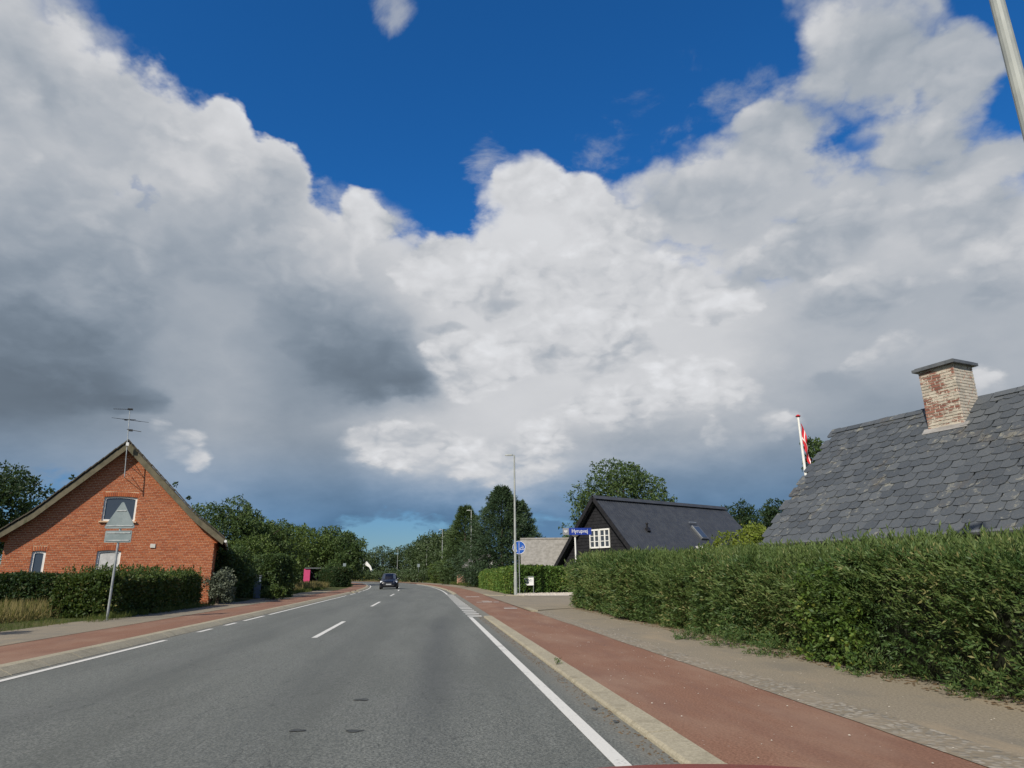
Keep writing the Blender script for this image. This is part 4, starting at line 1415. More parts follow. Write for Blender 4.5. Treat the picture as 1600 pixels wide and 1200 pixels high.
def slate_mesh(seed):
    r = random.Random(seed)
    w2, L_, th = SWD / 2 - 0.008, 0.40, 0.022
    jj = lambda: r.uniform(-0.010, 0.010)
    a_, b_ = r.uniform(0.6, 1.5), r.uniform(0.6, 1.5)
    poly = [(-w2 + .045 * a_, jj()), (-0.01, -0.014 + jj()), (w2 - .05 * b_, jj()), (w2 - .014 * b_, 0.026 * b_), (w2, 0.07 * b_), (w2, L_), (-w2, L_), (-w2, 0.06 * a_), (-w2 + .012 * a_, 0.022 * a_)]
    k = len(poly)
    V = [(x, y, 0) for x, y in poly] + [(x, y, th) for x, y in poly]
    F = [tuple(range(k, 2 * k))] + [(i, (i + 1) % k, k + (i + 1) % k, k + i) for i in range(k)]
    return V, F


SM = []
for q in range(6):
    V, F = slate_mesh(q)
    me = bpy.data.meshes.new('slate')
    me.from_pydata(V, [], F)
    me.materials.append(MATS['slate'])
    SM.append((me, V, F))
up_v, nr_v = Vector((0, math.cos(PITCH_S), math.sin(PITCH_S))), Vector((0, -math.sin(PITCH_S), math.cos(PITCH_S)))
spots = []
for i in range(ROWS):
    x = SWD / 2 if i % 2 == 0 else 0.0
    x += 0.02 * math.sin(i * 2.1)
    while x < SL + 0.1:
        if not (4.30 - 1.25 < x < 4.30 + 0.3 and False):
            spots.append((i, x))
        x += SWD
M_sh = Matrix.LocRotScale(sh.location, sh.rotation_euler, None)


def slate_pose(i, x):
    p = Vector((x + random.uniform(-.012, .012), -SW, EH)) + up_v * (i * EXPO - 0.05 + random.uniform(-.014, .014)) + nr_v * (0.030 + random.uniform(0, 0.012))
    return p, (PITCH_S - 0.062 + random.uniform(-.014, .014), random.uniform(-.02, .02), random.uniform(-.035, .035))


def near_key(sp):
    p = M_sh @ (Vector((sp[1], -SW, EH)) + up_v * (sp[0] * EXPO))
    c = cam.matrix_world.inverted() @ p
    inside = abs(c.x / -c.z) < 0.80 and p.z > 1.75
    return (0 if inside else 1, p.length)


spots.sort(key=near_key)
rest_v, rest_f = [], []
for k_, (i, x) in enumerate(spots):
    p, eu = slate_pose(i, x)
    me, V, F = SM[random.randrange(6)]
    if k_ < 300:
        o = bpy.data.objects.new('slate', me)
        o.location, o.rotation_euler = p, eu
        link(o, sroof)
    else:
        M_ = Matrix.LocRotScale(p, __import__('mathutils').Euler(eu), None)
        b_ = len(rest_v)
        rest_v += [M_ @ Vector(v) for v in V]
        rest_f += [tuple(q + b_ for q in f) for f in F]
if rest_v:
    o = obj('slates', rest_v, rest_f, MATS['slate'], sroof)
    o['kind'] = 'stuff'
for k_ in range(int(SL / 0.45)):                              # ridge caps
    x = 0.22 + k_ * 0.45
    if 2.55 < x < 4.35:
        continue
    mb = MB()
    for sg in (-1, 1):
        mb.box((x, sg * 0.085, RH + 0.0), (0.47, 0.20, 0.022), Matrix.Rotation(-sg * 0.72, 3, 'X'))
    mb.build('ridge_cap', MATS['slate'], sroof)
MB().tube((-0.05, -SW - 0.05, EH - 0.03), (SL, -SW - 0.05, EH - 0.03), 0.055, 0.055, 8).build('gutter', MATS['zinc'], sh)
# chimney, limewash peeling off the brick
ch = bpy.data.objects.new('chimney', None)
link(ch, sh)
ch.location = (3.45 + 0.17, -0.36, 0)
CX, CY, CT = 0.43, 0.36, RH + 0.82
cz0 = RH - 1.0
MB().box((0, 0, (cz0 + CT) / 2), (2 * CX - 0.02, 2 * CY - 0.02, CT - cz0)).build('stack_core', MATS['cream_plaster'], ch)
V, F = [], []
for (fn, rng) in ((lambda x, z, d_: (x, -CY + 0.01 - d_, z), (-CX, CX)), (lambda x, z, d_: (CX - 0.01 + d_, x, z), (-CY, CY)),
                  (lambda x, z, d_: (-CX + 0.01 - d_, -x, z), (-CY, CY)), (lambda x, z, d_: (-x, CY - 0.01 + d_, z), (-CX, CX))):
    v2, f2 = brick_rows(lambda z: rng, cz0, CT - 0.01, 0.075, [], fn, gap=0.010, depth=0.014)
    b_ = len(V)
    V += v2
    F += [tuple(q + b_ for q in f) for f in f2]
o = obj('bricks', V, F, MATS['limewashed_brick'], ch)
o['kind'] = 'stuff'
MB().box((0, 0, CT + 0.035), (2 * CX + 0.20, 2 * CY + 0.20, 0.07)).box((0, 0, CT + 0.085), (2 * CX + 0.10, 2 * CY + 0.10, 0.03)).build('chimney_cap', MATS['zinc'], ch)
mb = MB()
mb.box((0, -CY - 0.05, RH - 0.36 - 0.36 + 0.045), (2 * CX + 0.22, 0.20, 0.02), Matrix.Rotation(PITCH_S, 3, 'X'))
mb.build('flashing', MATS['grey_tile'], ch)

# ------------------------------------------------------------------ black timber house at the corner
BA = math.atan2(0.621, 0.784)
kb = thing('black_house', 'black timber house with black sheet roof and white gable window', 'house', (4.42 * 1.42, 36.0 * 1.42, -0.42), BA)
kb.scale = (1.42, 1.42, 1.42)
# local x runs along the ridge away from the gable, local y to the left of it
BL, BW, BR = 11.4, 3.3, 5.05
sl = 3.19 / 2.86
ez = BR - BW * sl
mb = MB()
mb.add([(0.12, -BW + .25, 0), (BL - .1, -BW + .25, 0), (BL - .1, -BW + .25, ez + .2), (0.12, -BW + .25, ez + .2)], [(0, 1, 2, 3)])
mb.add([(0.12, BW - .25, 0), (BL - .1, BW - .25, 0), (BL - .1, BW - .25, ez + .2), (0.12, BW - .25, ez + .2)], [(3, 2, 1, 0)])
mb.add([(0.12, -BW + .25, 0), (0.12, BW - .25, 0), (0.12, BW - .25, ez + .2), (0.12, 0, BR - .06), (0.12, -BW + .25, ez + .2)], [(4, 3, 2, 1, 0)])
mb.add([(BL - .1, -BW + .25, 0), (BL - .1, BW - .25, 0), (BL - .1, BW - .25, ez + .2), (BL - .1, 0, BR - .06), (BL - .1, -BW + .25, ez + .2)], [(0, 1, 2, 3, 4)])
kwall = mb.build('wall', MATS['black_timber'], kb)
z = 0.2
while z < BR - 0.3:                                          # weatherboards on the gable
    hw = min(BW - 0.28, (BR - 0.12 - z) / sl)
    MB().box((0.105, 0, z), (0.03, 2 * hw, 0.165), Matrix.Rotation(0.10, 3, 'Y')).build('board', MATS['black_timber'], kwall)
    z += 0.172
kroof_v, kroof_f = [], []
for sg in (-1, 1):                                           # corrugated sheets: ribs run down the slope
    nst = int(BL / 0.09)
    b_ = len(kroof_v)
    for i in range(nst + 1):
        x = -0.25 + (BL + 0.4) * i / nst
        lift = 0.018 if i % 2 else 0.0
        for (y_, z_) in ((0.0, BR + 0.05), (sg * BW, ez + 0.05)):
            kroof_v.append((x, y_, z_ + lift))
    for i in range(nst):
        q = b_ + 2 * i
        kroof_f.append((q, q + 2, q + 3, q + 1) if sg > 0 else (q, q + 1, q + 3, q + 2))
kroof = obj('roof', kroof_v, kroof_f, MATS['black_sheet'], kb)
for sg in (-1, 1):
    ang = math.atan(sl)
    L_ = math.hypot(BW, BW * sl)
    MB().box((-0.26, sg * BW / 2, (BR + ez) / 2 + 0.03), (0.05, L_, 0.20), Matrix.Rotation(-sg * ang, 3, 'X')).build('barge_board', MATS['black_timber'], kroof)
mb = MB()
for sg in (-1, 1):
    mb.box((BL / 2 - 0.05, sg * 0.10, BR + 0.075), (BL + 0.45, 0.26, 0.025), Matrix.Rotation(-sg * math.atan(sl), 3, 'X'))
mb.build('ridge_cap', MATS['black_sheet'], kroof)


def roof_pt(x, f, lift):
    """point on the near slope: f of the way from ridge to eaves"""
    nrm = Vector((0, -sl, 1)).normalized()
    return Vector((x, -BW * f, BR + 0.06 - BW * f * sl)) + nrm * lift


rm = Matrix.Rotation(math.atan(sl), 3, 'X')
skl = MB().box(roof_pt(6.55, 0.48, 0.06), (0.62, 0.98, 0.10), rm).build('skylight', MATS['zinc'], kroof)
MB().box(roof_pt(6.55, 0.48, 0.116), (0.46, 0.80, 0.012), rm).build('pane', MATS['window_glass'], skl)
MB().box(roof_pt(6.55, 0.33, 0.13), (0.64, 0.05, 0.04), rm).box(roof_pt(6.24, 0.48, 0.13), (0.04, 0.98, 0.03), rm).build('flashing', MATS['galvanised'], skl)
v_ = roof_pt(2.15, 0.47, 0.0)
MB().tube(v_, v_ + Vector((0, 0, 0.34)), 0.055).tube(v_ + Vector((0, 0, 0.34)), v_ + Vector((0, 0, 0.40)), 0.09, 0.07).box(v_ + Vector((0, -.05, 0.03)), (0.24, 0.24, 0.08), rm).build('roof_vent', MATS['black_timber'], kroof)
v_ = roof_pt(5.1, 0.80, 0.0)
MB().tube(v_, v_ + Vector((0, 0, 0.30)), 0.10, 0.16, 10).tube(v_ + Vector((0, 0, 0.30)), v_ + Vector((0, 0, 0.42)), 0.22, 0.27, 10).build('flue_cowl', MATS['white_paint'], kroof)
# gable window: two casements of six panes
for sg in (-1, 1):
    wv = bpy.data.objects.new('window', None)
    link(wv, kb)
    wv.location = (0.055, -0.08 + sg * 0.375, 2.98)
    ww, wh = 0.71, 0.98
    mb = MB()
    for (yc, zc, sy, sz) in ((0, wh / 2 - .04, ww, .08), (0, -wh / 2 + .04, ww, .08), (ww / 2 - .03, 0, .06, wh - .16), (-ww / 2 + .03, 0, .06, wh - .16)):
        mb.box((0, yc, zc), (0.05, sy, sz))
    mb.build('frame', MATS['white_paint'], wv)
    mb = MB().box((0.004, 0, 0), (0.03, 0.085, wh - .16))
    for zz in (-0.14, 0.14):
        mb.box((0.004, (ww / 2 - .07 + .05) / 2, zz), (0.03, ww / 2 - .07 - .05 , 0.034)).box((0.004, -(ww / 2 - .07 + .05) / 2, zz), (0.03, ww / 2 - .07 - .05, 0.034))
    mb.build('glazing_bar', MATS['white_paint'], wv)
    for yy in (-0.175, 0.175):
        for zz in (-0.28, 0.0, 0.28):
            obj('pane', [(0.012, yy - .135, zz - .13), (0.012, yy + .135, zz - .13), (0.012, yy + .135, zz + .13), (0.012, yy - .135, zz + .13)], [(3, 2, 1, 0)], MATS['window_glass'], wv)
MB().box((0.02, -0.3, 1.75), (0.10, 1.1, 0.16)).build('shelf', MATS['pale_brick'], kb)


# ------------------------------------------------------------------ other houses in the background
def gable_house(name, label, loc, rotz, L_, hw, eave, ridge, wallmat, roofmat, over=0.3, windows=()):
    t = thing(name, label, 'house', loc, rotz)
    mb = MB()
    poly = [(-hw, 0), (hw, 0), (hw, eave), (0, ridge), (-hw, eave)]
    mb.prism(poly, L_, 'Y', 0.0).build('wall', MATS[wallmat], t)
    k = (ridge - eave) / hw
    V, F = [], []
    for y_ in (-over, L_ + over):
        for lift in (0.03, 0.22):
            V += [(-hw - over, y_, eave - k * over + lift), (0, y_, ridge + lift), (hw + over, y_, eave - k * over + lift)]
    F = [(3, 4, 10, 9), (4, 5, 11, 10), (0, 6, 7, 1), (1, 7, 8, 2), (0, 1, 4, 3), (1, 2, 5, 4), (6, 9, 10, 7), (7, 10, 11, 8), (0, 3, 9, 6), (2, 8, 11, 5)]
    rf = obj('roof', V, F, MATS[roofmat], t)
    MB().tube((0, -over - .02, ridge + 0.22), (0, L_ + over + .02, ridge + 0.22), 0.14, 0.14, 8).build('ridge', MATS[roofmat], rf)
    for (x, z, w_, h_) in windows:
        window(t, x - w_ / 2, x + w_ / 2, z, z + h_, -0.06, 0.0)
    return t


gable_house('thatched_house', 'house with pale grey thatched roof behind the clipped bright hedge', (10.5, 72, 0.08), math.pi / 2, 9.5, 3.2, 2.0, 4.55, 'cream_plaster', 'thatch')
gable_house('white_cottage', 'small white cottage with grey roof under the dark conifers', (-3.2, 91, 0.08), 0.25, 7, 1.5, 2.1, 3.5, 'white_paint', 'grey_tile', windows=((0, 0.9, 0.7, 1.0),))
gable_house('dark_shed', 'dark timber shed between the second lamp post and the white cottage', (-4.6, 86.5, 0.08), 0.3, 4, 0.95, 2.2, 2.9, 'black_timber', 'grey_tile', 0.15)
bw = thing('garden_wall', 'short pinkish brick wall beside the dark shed', 'wall', (-6.6, 88.5, 0.08), 0.15)
V, F = brick_rows(lambda z: (-0.6, 0.6), 0.0, 1.2, 0.075, [], lambda x, z, d_: (x, -d_, z))
MB().box((0, 0.12, 0.6), (1.22, 0.235, 1.2)).box((0, 0.12, 1.23), (1.35, 0.34, 0.07)).build('wall_core', MATS['mortar'], bw)
obj('bricks', V, F, MATS['pale_brick'], bw)['kind'] = 'stuff'


# ------------------------------------------------------------------ lamp posts
def lamp_post(label, loc, h=8.75, arm=(-1, 0), fat=1.0):
    t = thing('lamp_post', label, 'lamp post', loc, math.atan2(arm[1], arm[0]), 'lamp posts along the main road')
    MB().tube((0, 0, -0.1), (0, 0, 1.3), 0.105, 0.10, 14, False).tube((0, 0, 1.3), (0, 0, 1.36), 0.10, 0.085, 14, False).tube((0, 0, 1.36), (0, 0, h), 0.085, 0.048, 14).build('pole', MATS['lamp_post_metal'], t)
    MB().tube((-0.04, 0, h - 0.03), (0.12, 0, h + 0.02), 0.03, 0.028, 10).build('arm', MATS['lamp_post_metal'], t)
    # flat lantern head
    V, F = [], []
    for (x, w_, z0, z1) in ((0.08, 0.04, -0.02, 0.04), (0.16, 0.09, -0.03, 0.06), (0.42, 0.10, -0.03, 0.055), (0.58, 0.07, -0.025, 0.03), (0.62, 0.03, -0.01, 0.01)):
        V += [(x, -w_, h + z0), (x, w_, h + z0), (x, w_ * 0.8, h + z1), (x, -w_ * 0.8, h + z1)]
    for i in range(4):
        for j in range(4):
            F.append((4 * i + j, 4 * i + (j + 1) % 4, 4 * i + 4 + (j + 1) % 4, 4 * i + 4 + j))
    F += [(3, 2, 1, 0), (16, 17, 18, 19)]
    o = obj('lantern', V, F, MATS['lamp_post_metal'], t)
    obj('diffuser', [(0.18, -0.07, h - 0.033), (0.42, -0.08, h - 0.033), (0.42, 0.08, h - 0.033), (0.18, 0.07, h - 0.033)], [(3, 2, 1, 0)], MATS['white_paint'], o)
    MB().box((0.104, 0, 0.75), (0.012, 0.09, 0.32)).build('service_door', MATS['lamp_post_metal'], t)
    return t


lamp_post('grey lamp post right beside the camera, cut off at the top right edge', (4.74, 5.23, 0.09))
lamp_post('tall grey lamp post at the side road in front of the clipped bright hedge', (0.10, 43.6, 0.09))
lamp_post('grey lamp post standing before the dark shed and pointed conifer', (-5.32, 86.0, 0.09), 9.1)
lamp_post('grey lamp post in front of the trees left of the pointed conifer', (-12.4, 119.5, 0.09), 8.9)
lamp_post('grey lamp post half hidden by bushes in front of the far trees', (-18.9, 150, 0.09), 8.5)
lamp_post('thin far lamp post just right of the oncoming car', (-36.5, 217, 0.09), 9.4)
lamp_post('thinnest far lamp post left of the oncoming car at the bend', (-43.2, 199, 0.09), 7.6)

# ------------------------------------------------------------------ road signs
sg_ = thing('warning_sign', 'back of a triangular warning sign on a leaning pole by the left hedge', 'road sign', (-11.85, 20.55, 0.12))
MB().tube((0, 0, -0.2), (0.0, 0, 3.38), 0.034, 0.034, 12).build('pole', MATS['galvanised'], sg_)
tri = [(-0.43, 0), (0.43, 0)]
k_ = 0.42
poly = []
for (cx, cz, a0) in ((0.40, 0.06, -90), (0.0, 0.745, 30), (-0.40, 0.06, 150)):
    for i in range(5):
        a = R(a0 + i * 30)
        poly.append((cx + 0.05 * math.cos(a), cz + 0.05 * math.sin(a)))
tp = MB().prism([(x, z + 2.60) for x, z in poly], 0.012, 'Y', -0.055).build('triangle_plate', MATS['sign_back'], sg_)
sp = MB().prism([(x, z) for x, z in ((-0.38, 2.20), (0.38, 2.20), (0.40, 2.22), (0.40, 2.53), (0.38, 2.55), (-0.38, 2.55), (-0.40, 2.53), (-0.40, 2.22))], 0.012, 'Y', -0.055).build('lower_plate', MATS['sign_back'], sg_)
for z_ in (2.69, 3.14):
    MB().box((0, -0.065, z_), (0.80 if z_ < 3 else 0.30, 0.012, 0.03)).build('rail', MATS['galvanised'], tp)
for z_ in (2.26, 2.48):
    MB().box((0, -0.065, z_), (0.72, 0.012, 0.03)).build('rail', MATS['galvanised'], sp)
for z_ in (2.26, 2.48, 2.69, 3.14):
    MB().tube((0, 0, z_ - 0.02), (0, 0, z_ + 0.02), 0.044, 0.044, 12).build('clamp', MATS['galvanised'], sg_)

cs = thing('path_sign', 'round blue cycle and footpath sign on a slim pole behind the lamp post', 'road sign', (0.36, 45.9, 0.09))
MB().tube((0, 0, -0.1), (0, 0, 2.75), 0.03, 0.03, 10).build('pole', MATS['galvanised'], cs)
disc = [(0.43 * math.cos(2 * math.pi * i / 40), 2.93 + 0.43 * math.sin(2 * math.pi * i / 40)) for i in range(40)]
MB().prism(disc, 0.012, 'Y', -0.05).build('disc', MATS['sign_blue'], cs)
ring = MB()
for i in range(40):
    a, b = 2 * math.pi * i / 40, 2 * math.pi * (i + 1) / 40
    ring.add([(r_ * math.cos(q), -0.055, 2.93 + r_ * math.sin(q)) for q, r_ in ((a, .43), (b, .43), (b, .405), (a, .405))], [(3, 2, 1, 0)])
ring.build('rim', MATS['white_paint'], cs)
ped = MB()
yq = -0.056
ped.box((-0.20, yq, 2.93), (0.07, 0.004, 0.20)).box((-0.20, yq, 3.09), (0.07, 0.004, 0.07)).box((-0.235, yq, 2.75), (0.035, 0.004, 0.20), Matrix.Rotation(0.2, 3, 'Y')).box((-0.165, yq, 2.75), (0.035, 0.004, 0.20), Matrix.Rotation(-0.2, 3, 'Y'))
ped.box((0, yq, 2.93), (0.02, 0.004, 0.70))
for cx_ in (0.12, 0.29):
    for i in range(14):
        a, b = 2 * math.pi * i / 14, 2 * math.pi * (i + 1) / 14
        ped.add([(cx_ + r_ * math.cos(q), yq - .002, 2.84 + r_ * math.sin(q)) for q, r_ in ((a, .075), (b, .075), (b, .05), (a, .05))], [(3, 2, 1, 0)])
ped.box((0.205, yq, 2.93), (0.15, 0.004, 0.025)).box((0.16, yq, 2.89), (0.025, 0.004, 0.13), Matrix.Rotation(-0.5, 3, 'Y')).box((0.26, yq, 2.92), (0.025, 0.004, 0.17), Matrix.Rotation(0.3, 3, 'Y')).box((0.24, yq, 3.02), (0.10, 0.004, 0.022))
ped.build('symbol', MATS['white_paint'], cs)

st = thing('street_name_sign', 'blue street name sign on a white pole at the end of the tall hedge', 'road sign', (2.66, 29.6, 0.07), 0.03)
MB().tube((0, 0, -0.1), (0, 0, 2.80), 0.035, 0.035, 12).tube((0, 0, 2.76), (0, 0, 2.835), 0.05, 0.16, 12).build('pole', MATS['white_paint'], st)
bd = MB().box((0.09, -0.02, 2.985), (1.24, 0.035, 0.29)).build('name_board', MATS['street_blue'], st)
vs, fs = text_mesh('Hyrupvej', 0.235)
wtx = max(v[0] for v in vs)
obj('lettering', [(v[0] * 0.70 / wtx - 0.15, v[1] - 0.041, v[2] + 2.925) for v in vs], fs, MATS['white_paint'], bd)
MB().box((-0.40, -0.040, 2.985), (0.262, 0.004, 0.288)).build('badge', MATS['grey_badge'], bd)
em = MB().prism([(-0.47, 3.03), (-0.33, 3.03), (-0.33, 2.985), (-0.40, 2.93), (-0.47, 2.985)][::-1], 0.003, 'Y', -0.0455)
em.build('emblem', MATS['white_paint'], bd)
MB().box((-0.43, -0.047, 2.995), (0.012, 0.003, 0.05)).box((-0.40, -0.047, 2.995), (0.012, 0.003, 0.05)).box((-0.37, -0.047, 2.995), (0.012, 0.003, 0.05)).build('emblem_bars', MATS['grey_badge'], bd)

es = thing('notice_board', 'small white notice board on two thin legs in the gravel bed', 'notice board', (1.0, 46.4, 0.10), 0.05)
for sx in (-0.29, 0.29):
    MB().tube((sx, 0, -0.1), (sx, 0, 1.05), 0.016, 0.016, 8).build('leg', MATS['galvanised'], es)
MB().tube((-0.3, 0, 1.05), (0.3, 0, 1.05), 0.016, 0.016, 8).build('top_rail', MATS['galvanised'], es)
pb = MB().box((0, -0.02, 0.74), (0.62, 0.02, 0.50)).build('board', MATS['white_paint'], es)
MB().box((-0.15, -0.033, 0.76), (0.26, 0.004, 0.32)).build('logo_panel', MATS['ink_blue'], pb)
MB().box((-0.15, -0.036, 0.72), (0.16, 0.004, 0.05)).box((-0.18, -0.036, 0.81), (0.10, 0.004, 0.06)).build('logo_mark', MATS['pale_print'], pb)
MB().box((0.12, -0.033, 0.85), (0.17, 0.003, 0.022)).box((0.13, -0.033, 0.79), (0.19, 0.003, 0.018)).box((0.12, -0.033, 0.74), (0.16, 0.003, 0.018)).build('print_lines', MATS['pale_print'], pb)

fs_ = thing('small_sign', 'small pale square sign on a post above the dark rounded hedge', 'road sign', (-20.6, 84.3, 0.15))
MB().tube((0, 0, 0), (0, 0, 2.5), 0.03).build('pole', MATS['galvanised'], fs_)
MB().box((0, -0.04, 2.45), (0.36, 0.02, 0.42)).build('plate', MATS['sign_back'], fs_)
fs2 = thing('small_sign', 'small pale plate among the bushes beside the half-hidden lamp post', 'road sign', (-17.6, 128, 0.09))
MB().tube((0, 0, 0), (0, 0, 3.1), 0.03).build('pole', MATS['galvanised'], fs2)
MB().box((0, -0.04, 3.0), (0.45, 0.02, 0.55)).build('plate', MATS['sign_back'], fs2)

# ------------------------------------------------------------------ flag
fp = thing('flagpole', 'white flagpole rising behind the far end of the slate roof', 'flagpole', (13.13, 30.0, 0.06))
MB().tube((0, 0, 0), (0, 0, 8.05), 0.085, 0.05, 12).build('pole', MATS['white_paint'], fp)
MB().tube((0, 0, 8.05), (0, 0, 8.10), 0.06, 0.12, 12).tube((0, 0, 8.10), (0, 0, 8.17), 0.12, 0.04, 12).build('finial', MATS['flag_red'], fp)
fl = thing('flag', 'limp red flag with white cross hanging from the white flagpole', 'flag', (13.13, 30.0, 7.95))
gu, gv = 24, 18
V = []
for i in range(gu + 1):
    u_ = i / gu
    for j in range(gv + 1):
        v_ = j / gv
        x = 0.07 + 0.27 * u_ ** 0.7 * (1 - 0.25 * u_) + 0.04 * math.sin(v_ * 9 + u_ * 5)
        y = 0.10 * math.sin(u_ * 8 + v_ * 4) * (0.3 + u_)
        z = -0.12 - 1.30 * v_ * (1 - 0.22 * u_) - 1.35 * u_ ** 1.25
        V.append((x, y, z))
FR, FWt = [], []
for i in range(gu):
    for j in range(gv):
        f = (i * (gv + 1) + j, (i + 1) * (gv + 1) + j, (i + 1) * (gv + 1) + j + 1, i * (gv + 1) + j + 1)
        uc, vc = (i + .5) / gu, (j + .5) / gv
        (FWt if abs(uc - 0.34) < 0.055 or abs(vc - 0.5) < 0.06 else FR).append(f)
obj('red_field', V, FR, MATS['flag_red'], fl, True)
obj('white_cross', V, FWt, MATS['flag_white'], fl, True)

# ------------------------------------------------------------------ bus shelter, bin-like panel, far white beam
bs = thing('bus_shelter', 'bus shelter with a bright pink end panel in the tall grass', 'bus shelter', (-28.6, 96.5, 0.15), 0.12)
MB().box((-0.15, 0, 1.1), (0.85, 0.06, 2.2)).build('end_panel', MATS['pink_panel'], bs)
MB().box((1.0, 2.0, 2.28), (2.9, 4.4, 0.12)).build('canopy', MATS['zinc'], bs)
for (x, y) in ((-0.55, 0.1), (-0.55, 3.9), (2.2, 0.1), (2.2, 3.9)):
    MB().tube((x, y, 0), (x, y, 2.25), 0.04).build('post', MATS['dark_metal'], bs)
MB().box((0.7, 3.95, 1.15), (2.5, 0.03, 1.9)).box((-0.6, 2, 1.15), (0.03, 3.8, 1.9)).build('side_glass', MATS['window_glass'], bs)
MB().box((-0.15, 2.0, 0.45), (0.4, 3.0, 0.05)).build('bench', MATS['black_timber'], bs)

ub = thing('utility_cabinet', 'slim blue-grey cabinet beside the ivy-clad hedge block', 'cabinet', (-14.55, 39.6, 0.15), 0.2)
MB().box((0, 0, 0.6), (0.34, 0.28, 1.2)).build('body', MATS['bluegrey_panel'], ub)
MB().box((0, 0, 1.22), (0.40, 0.34, 0.05)).build('lid', MATS['zinc'], ub)

wb = thing('white_boom', 'slanting white boom with a broad head above an orange base at the far bend', 'boom', (-37.6, 184, 0.1))
MB().prism([(0.35, 2.0), (0.05, 1.9), (-0.75, 3.4), (-1.9, 4.1), (-2.1, 4.7), (-1.5, 4.95), (-0.9, 4.35), (-0.35, 3.7)], 0.4, 'Y', -0.2).build('arm', MATS['white_paint'], wb)
MB().box((0.6, 0, 0.6), (0.9, 0.8, 0.9)).tube((0.5, 0, 0.9), (0.2, 0, 2.1), 0.2, 0.15).build('base', MATS['orange_red'], wb)
MB().box((-1.9, 0, 0.55), (0.45, 0.3, 1.1)).build('marker', MATS['yellow'], wb)

# ------------------------------------------------------------------ oncoming car
simple('car_paint', (0.006, 0.007, 0.013), (0.007, 0.008, 0.015), 2, 0.25, 0.2, spec=0.6)
simple('tyre', (0.012, 0.012, 0.012), (0.02, 0.02, 0.02), 20, 0.9)
simple('black_plastic', (0.018, 0.018, 0.02), None, 5, 0.6)
simple('plate_white', (0.34, 0.35, 0.36), None, 5, 0.5)
m, n = newmat('headlamp')
finish(n, bsdf(n, (0.75, 0.78, 0.80, 1), 0.08, 0.3, None, 0.8))
simple('alloy', (0.35, 0.36, 0.38), None, 5, 0.35, 0.8)


def loft(name, secs, mat, parent, smooth=True, close=True):
    k = len(secs[0])
    V = [p for s in secs for p in s]
    F = []
    for i in range(len(secs) - 1):
        for j in range(k - 1):
            F.append((i * k + j, i * k + j + 1, (i + 1) * k + j + 1, (i + 1) * k + j))
    if close:
        F += [tuple(range(k - 1, -1, -1)), tuple(range((len(secs) - 1) * k, len(secs) * k))]
    return obj(name, V, F, mat, parent, smooth)


def mirror(half):
    return [(-x, y, z) for x, y, z in half] + [(x, y, z) for x, y, z in reversed(half)]


cp = RP(70.3, -4.72)
car = thing('oncoming_car', 'dark blue-black hatchback driving towards the camera in the left lane', 'car', (cp.x, cp.y, 0.012), heading(70.3) - 0.02)
# nose at local -y
secs = []
for (y, hw, z0, zb, zt) in ((0.0, 0.62, 0.26, 0.50, 0.62), (0.10, 0.78, 0.20, 0.52, 0.72), (0.35, 0.86, 0.18, 0.60, 0.80), (1.05, 0.885, 0.18, 0.72, 0.98), (1.3, 0.89, 0.18, 0.74, 1.0), (3.3, 0.89, 0.18, 0.78, 1.02), (3.85, 0.86, 0.22, 0.75, 1.0), (4.02, 0.78, 0.3, 0.7, 0.92)):
    secs.append(mirror([(hw * 0.92, y, z0), (hw, y, z0 + 0.12), (hw, y, zb), (hw * 0.93, y, zt - 0.06), (hw * 0.80, y, zt), (hw * 0.3, y, zt + 0.025)]))
loft('body', secs, MATS['car_paint'], car)
secs = []
for (y, hb, ht, zb, zt) in ((1.02, 0.74, 0.72, 0.96, 0.985), (1.80, 0.80, 0.60, 0.98, 1.46), (2.3, 0.81, 0.61, 1.0, 1.52), (3.2, 0.80, 0.60, 1.0, 1.49), (3.86, 0.74, 0.64, 0.98, 1.02)):
    secs.append(mirror([(hb, y, zb), (ht + 0.05, y, zt - 0.07), (ht * 0.85, y, zt), (ht * 0.3, y, zt + 0.02)]))
loft('cabin', secs, MATS['car_paint'], car)
ws = obj('windscreen', [(-0.70, 1.03, 1.00), (0.70, 1.03, 1.00), (0.57, 1.72, 1.42), (-0.57, 1.72, 1.42)], [(0, 1, 2, 3)], MATS['window_glass'], car)
for sx in (-1, 1):
    obj('side_window', [(sx * 0.81, 1.35, 1.05), (sx * 0.822, 3.3, 1.06), (sx * 0.69, 3.0, 1.42), (sx * 0.69, 1.95, 1.42)], [(0, 1, 2, 3)], MATS['window_glass'], car)
    obj('headlight', [(sx * 0.50, 0.015, 0.64), (sx * 0.80, 0.16, 0.62), (sx * 0.85, 0.42, 0.80), (sx * 0.66, 0.22, 0.78), (sx * 0.46, 0.06, 0.70)], [(0, 1, 2, 3, 4)] if sx > 0 else [(4, 3, 2, 1, 0)], MATS['headlamp'], car)
    MB().box((sx * 0.98, 1.30, 1.03), (0.17, 0.10, 0.12)).tube((sx * 0.84, 1.32, 0.99), (sx * 0.94, 1.30, 1.02), 0.025).build('wing_mirror', MATS['car_paint'], car)
    MB().tube((sx * 0.62, 0.045, 0.36), (sx * 0.62, 0.08, 0.36), 0.06, 0.06, 12).build('fog_lamp', MATS['alloy'], car)
    for y in (0.78, 3.25):
        wv = bpy.data.objects.new('wheel', None)
        link(wv, car)
        wv.location = (sx * 0.80, y, 0.30)
        MB().tube((-0.10, 0, 0), (0.10, 0, 0), 0.30, 0.30, 20).build('tyre', MATS['tyre'], wv)
        MB().tube((sx * 0.095, 0, 0), (sx * 0.108, 0, 0), 0.19, 0.17, 14).build('rim', MATS['alloy'], wv)
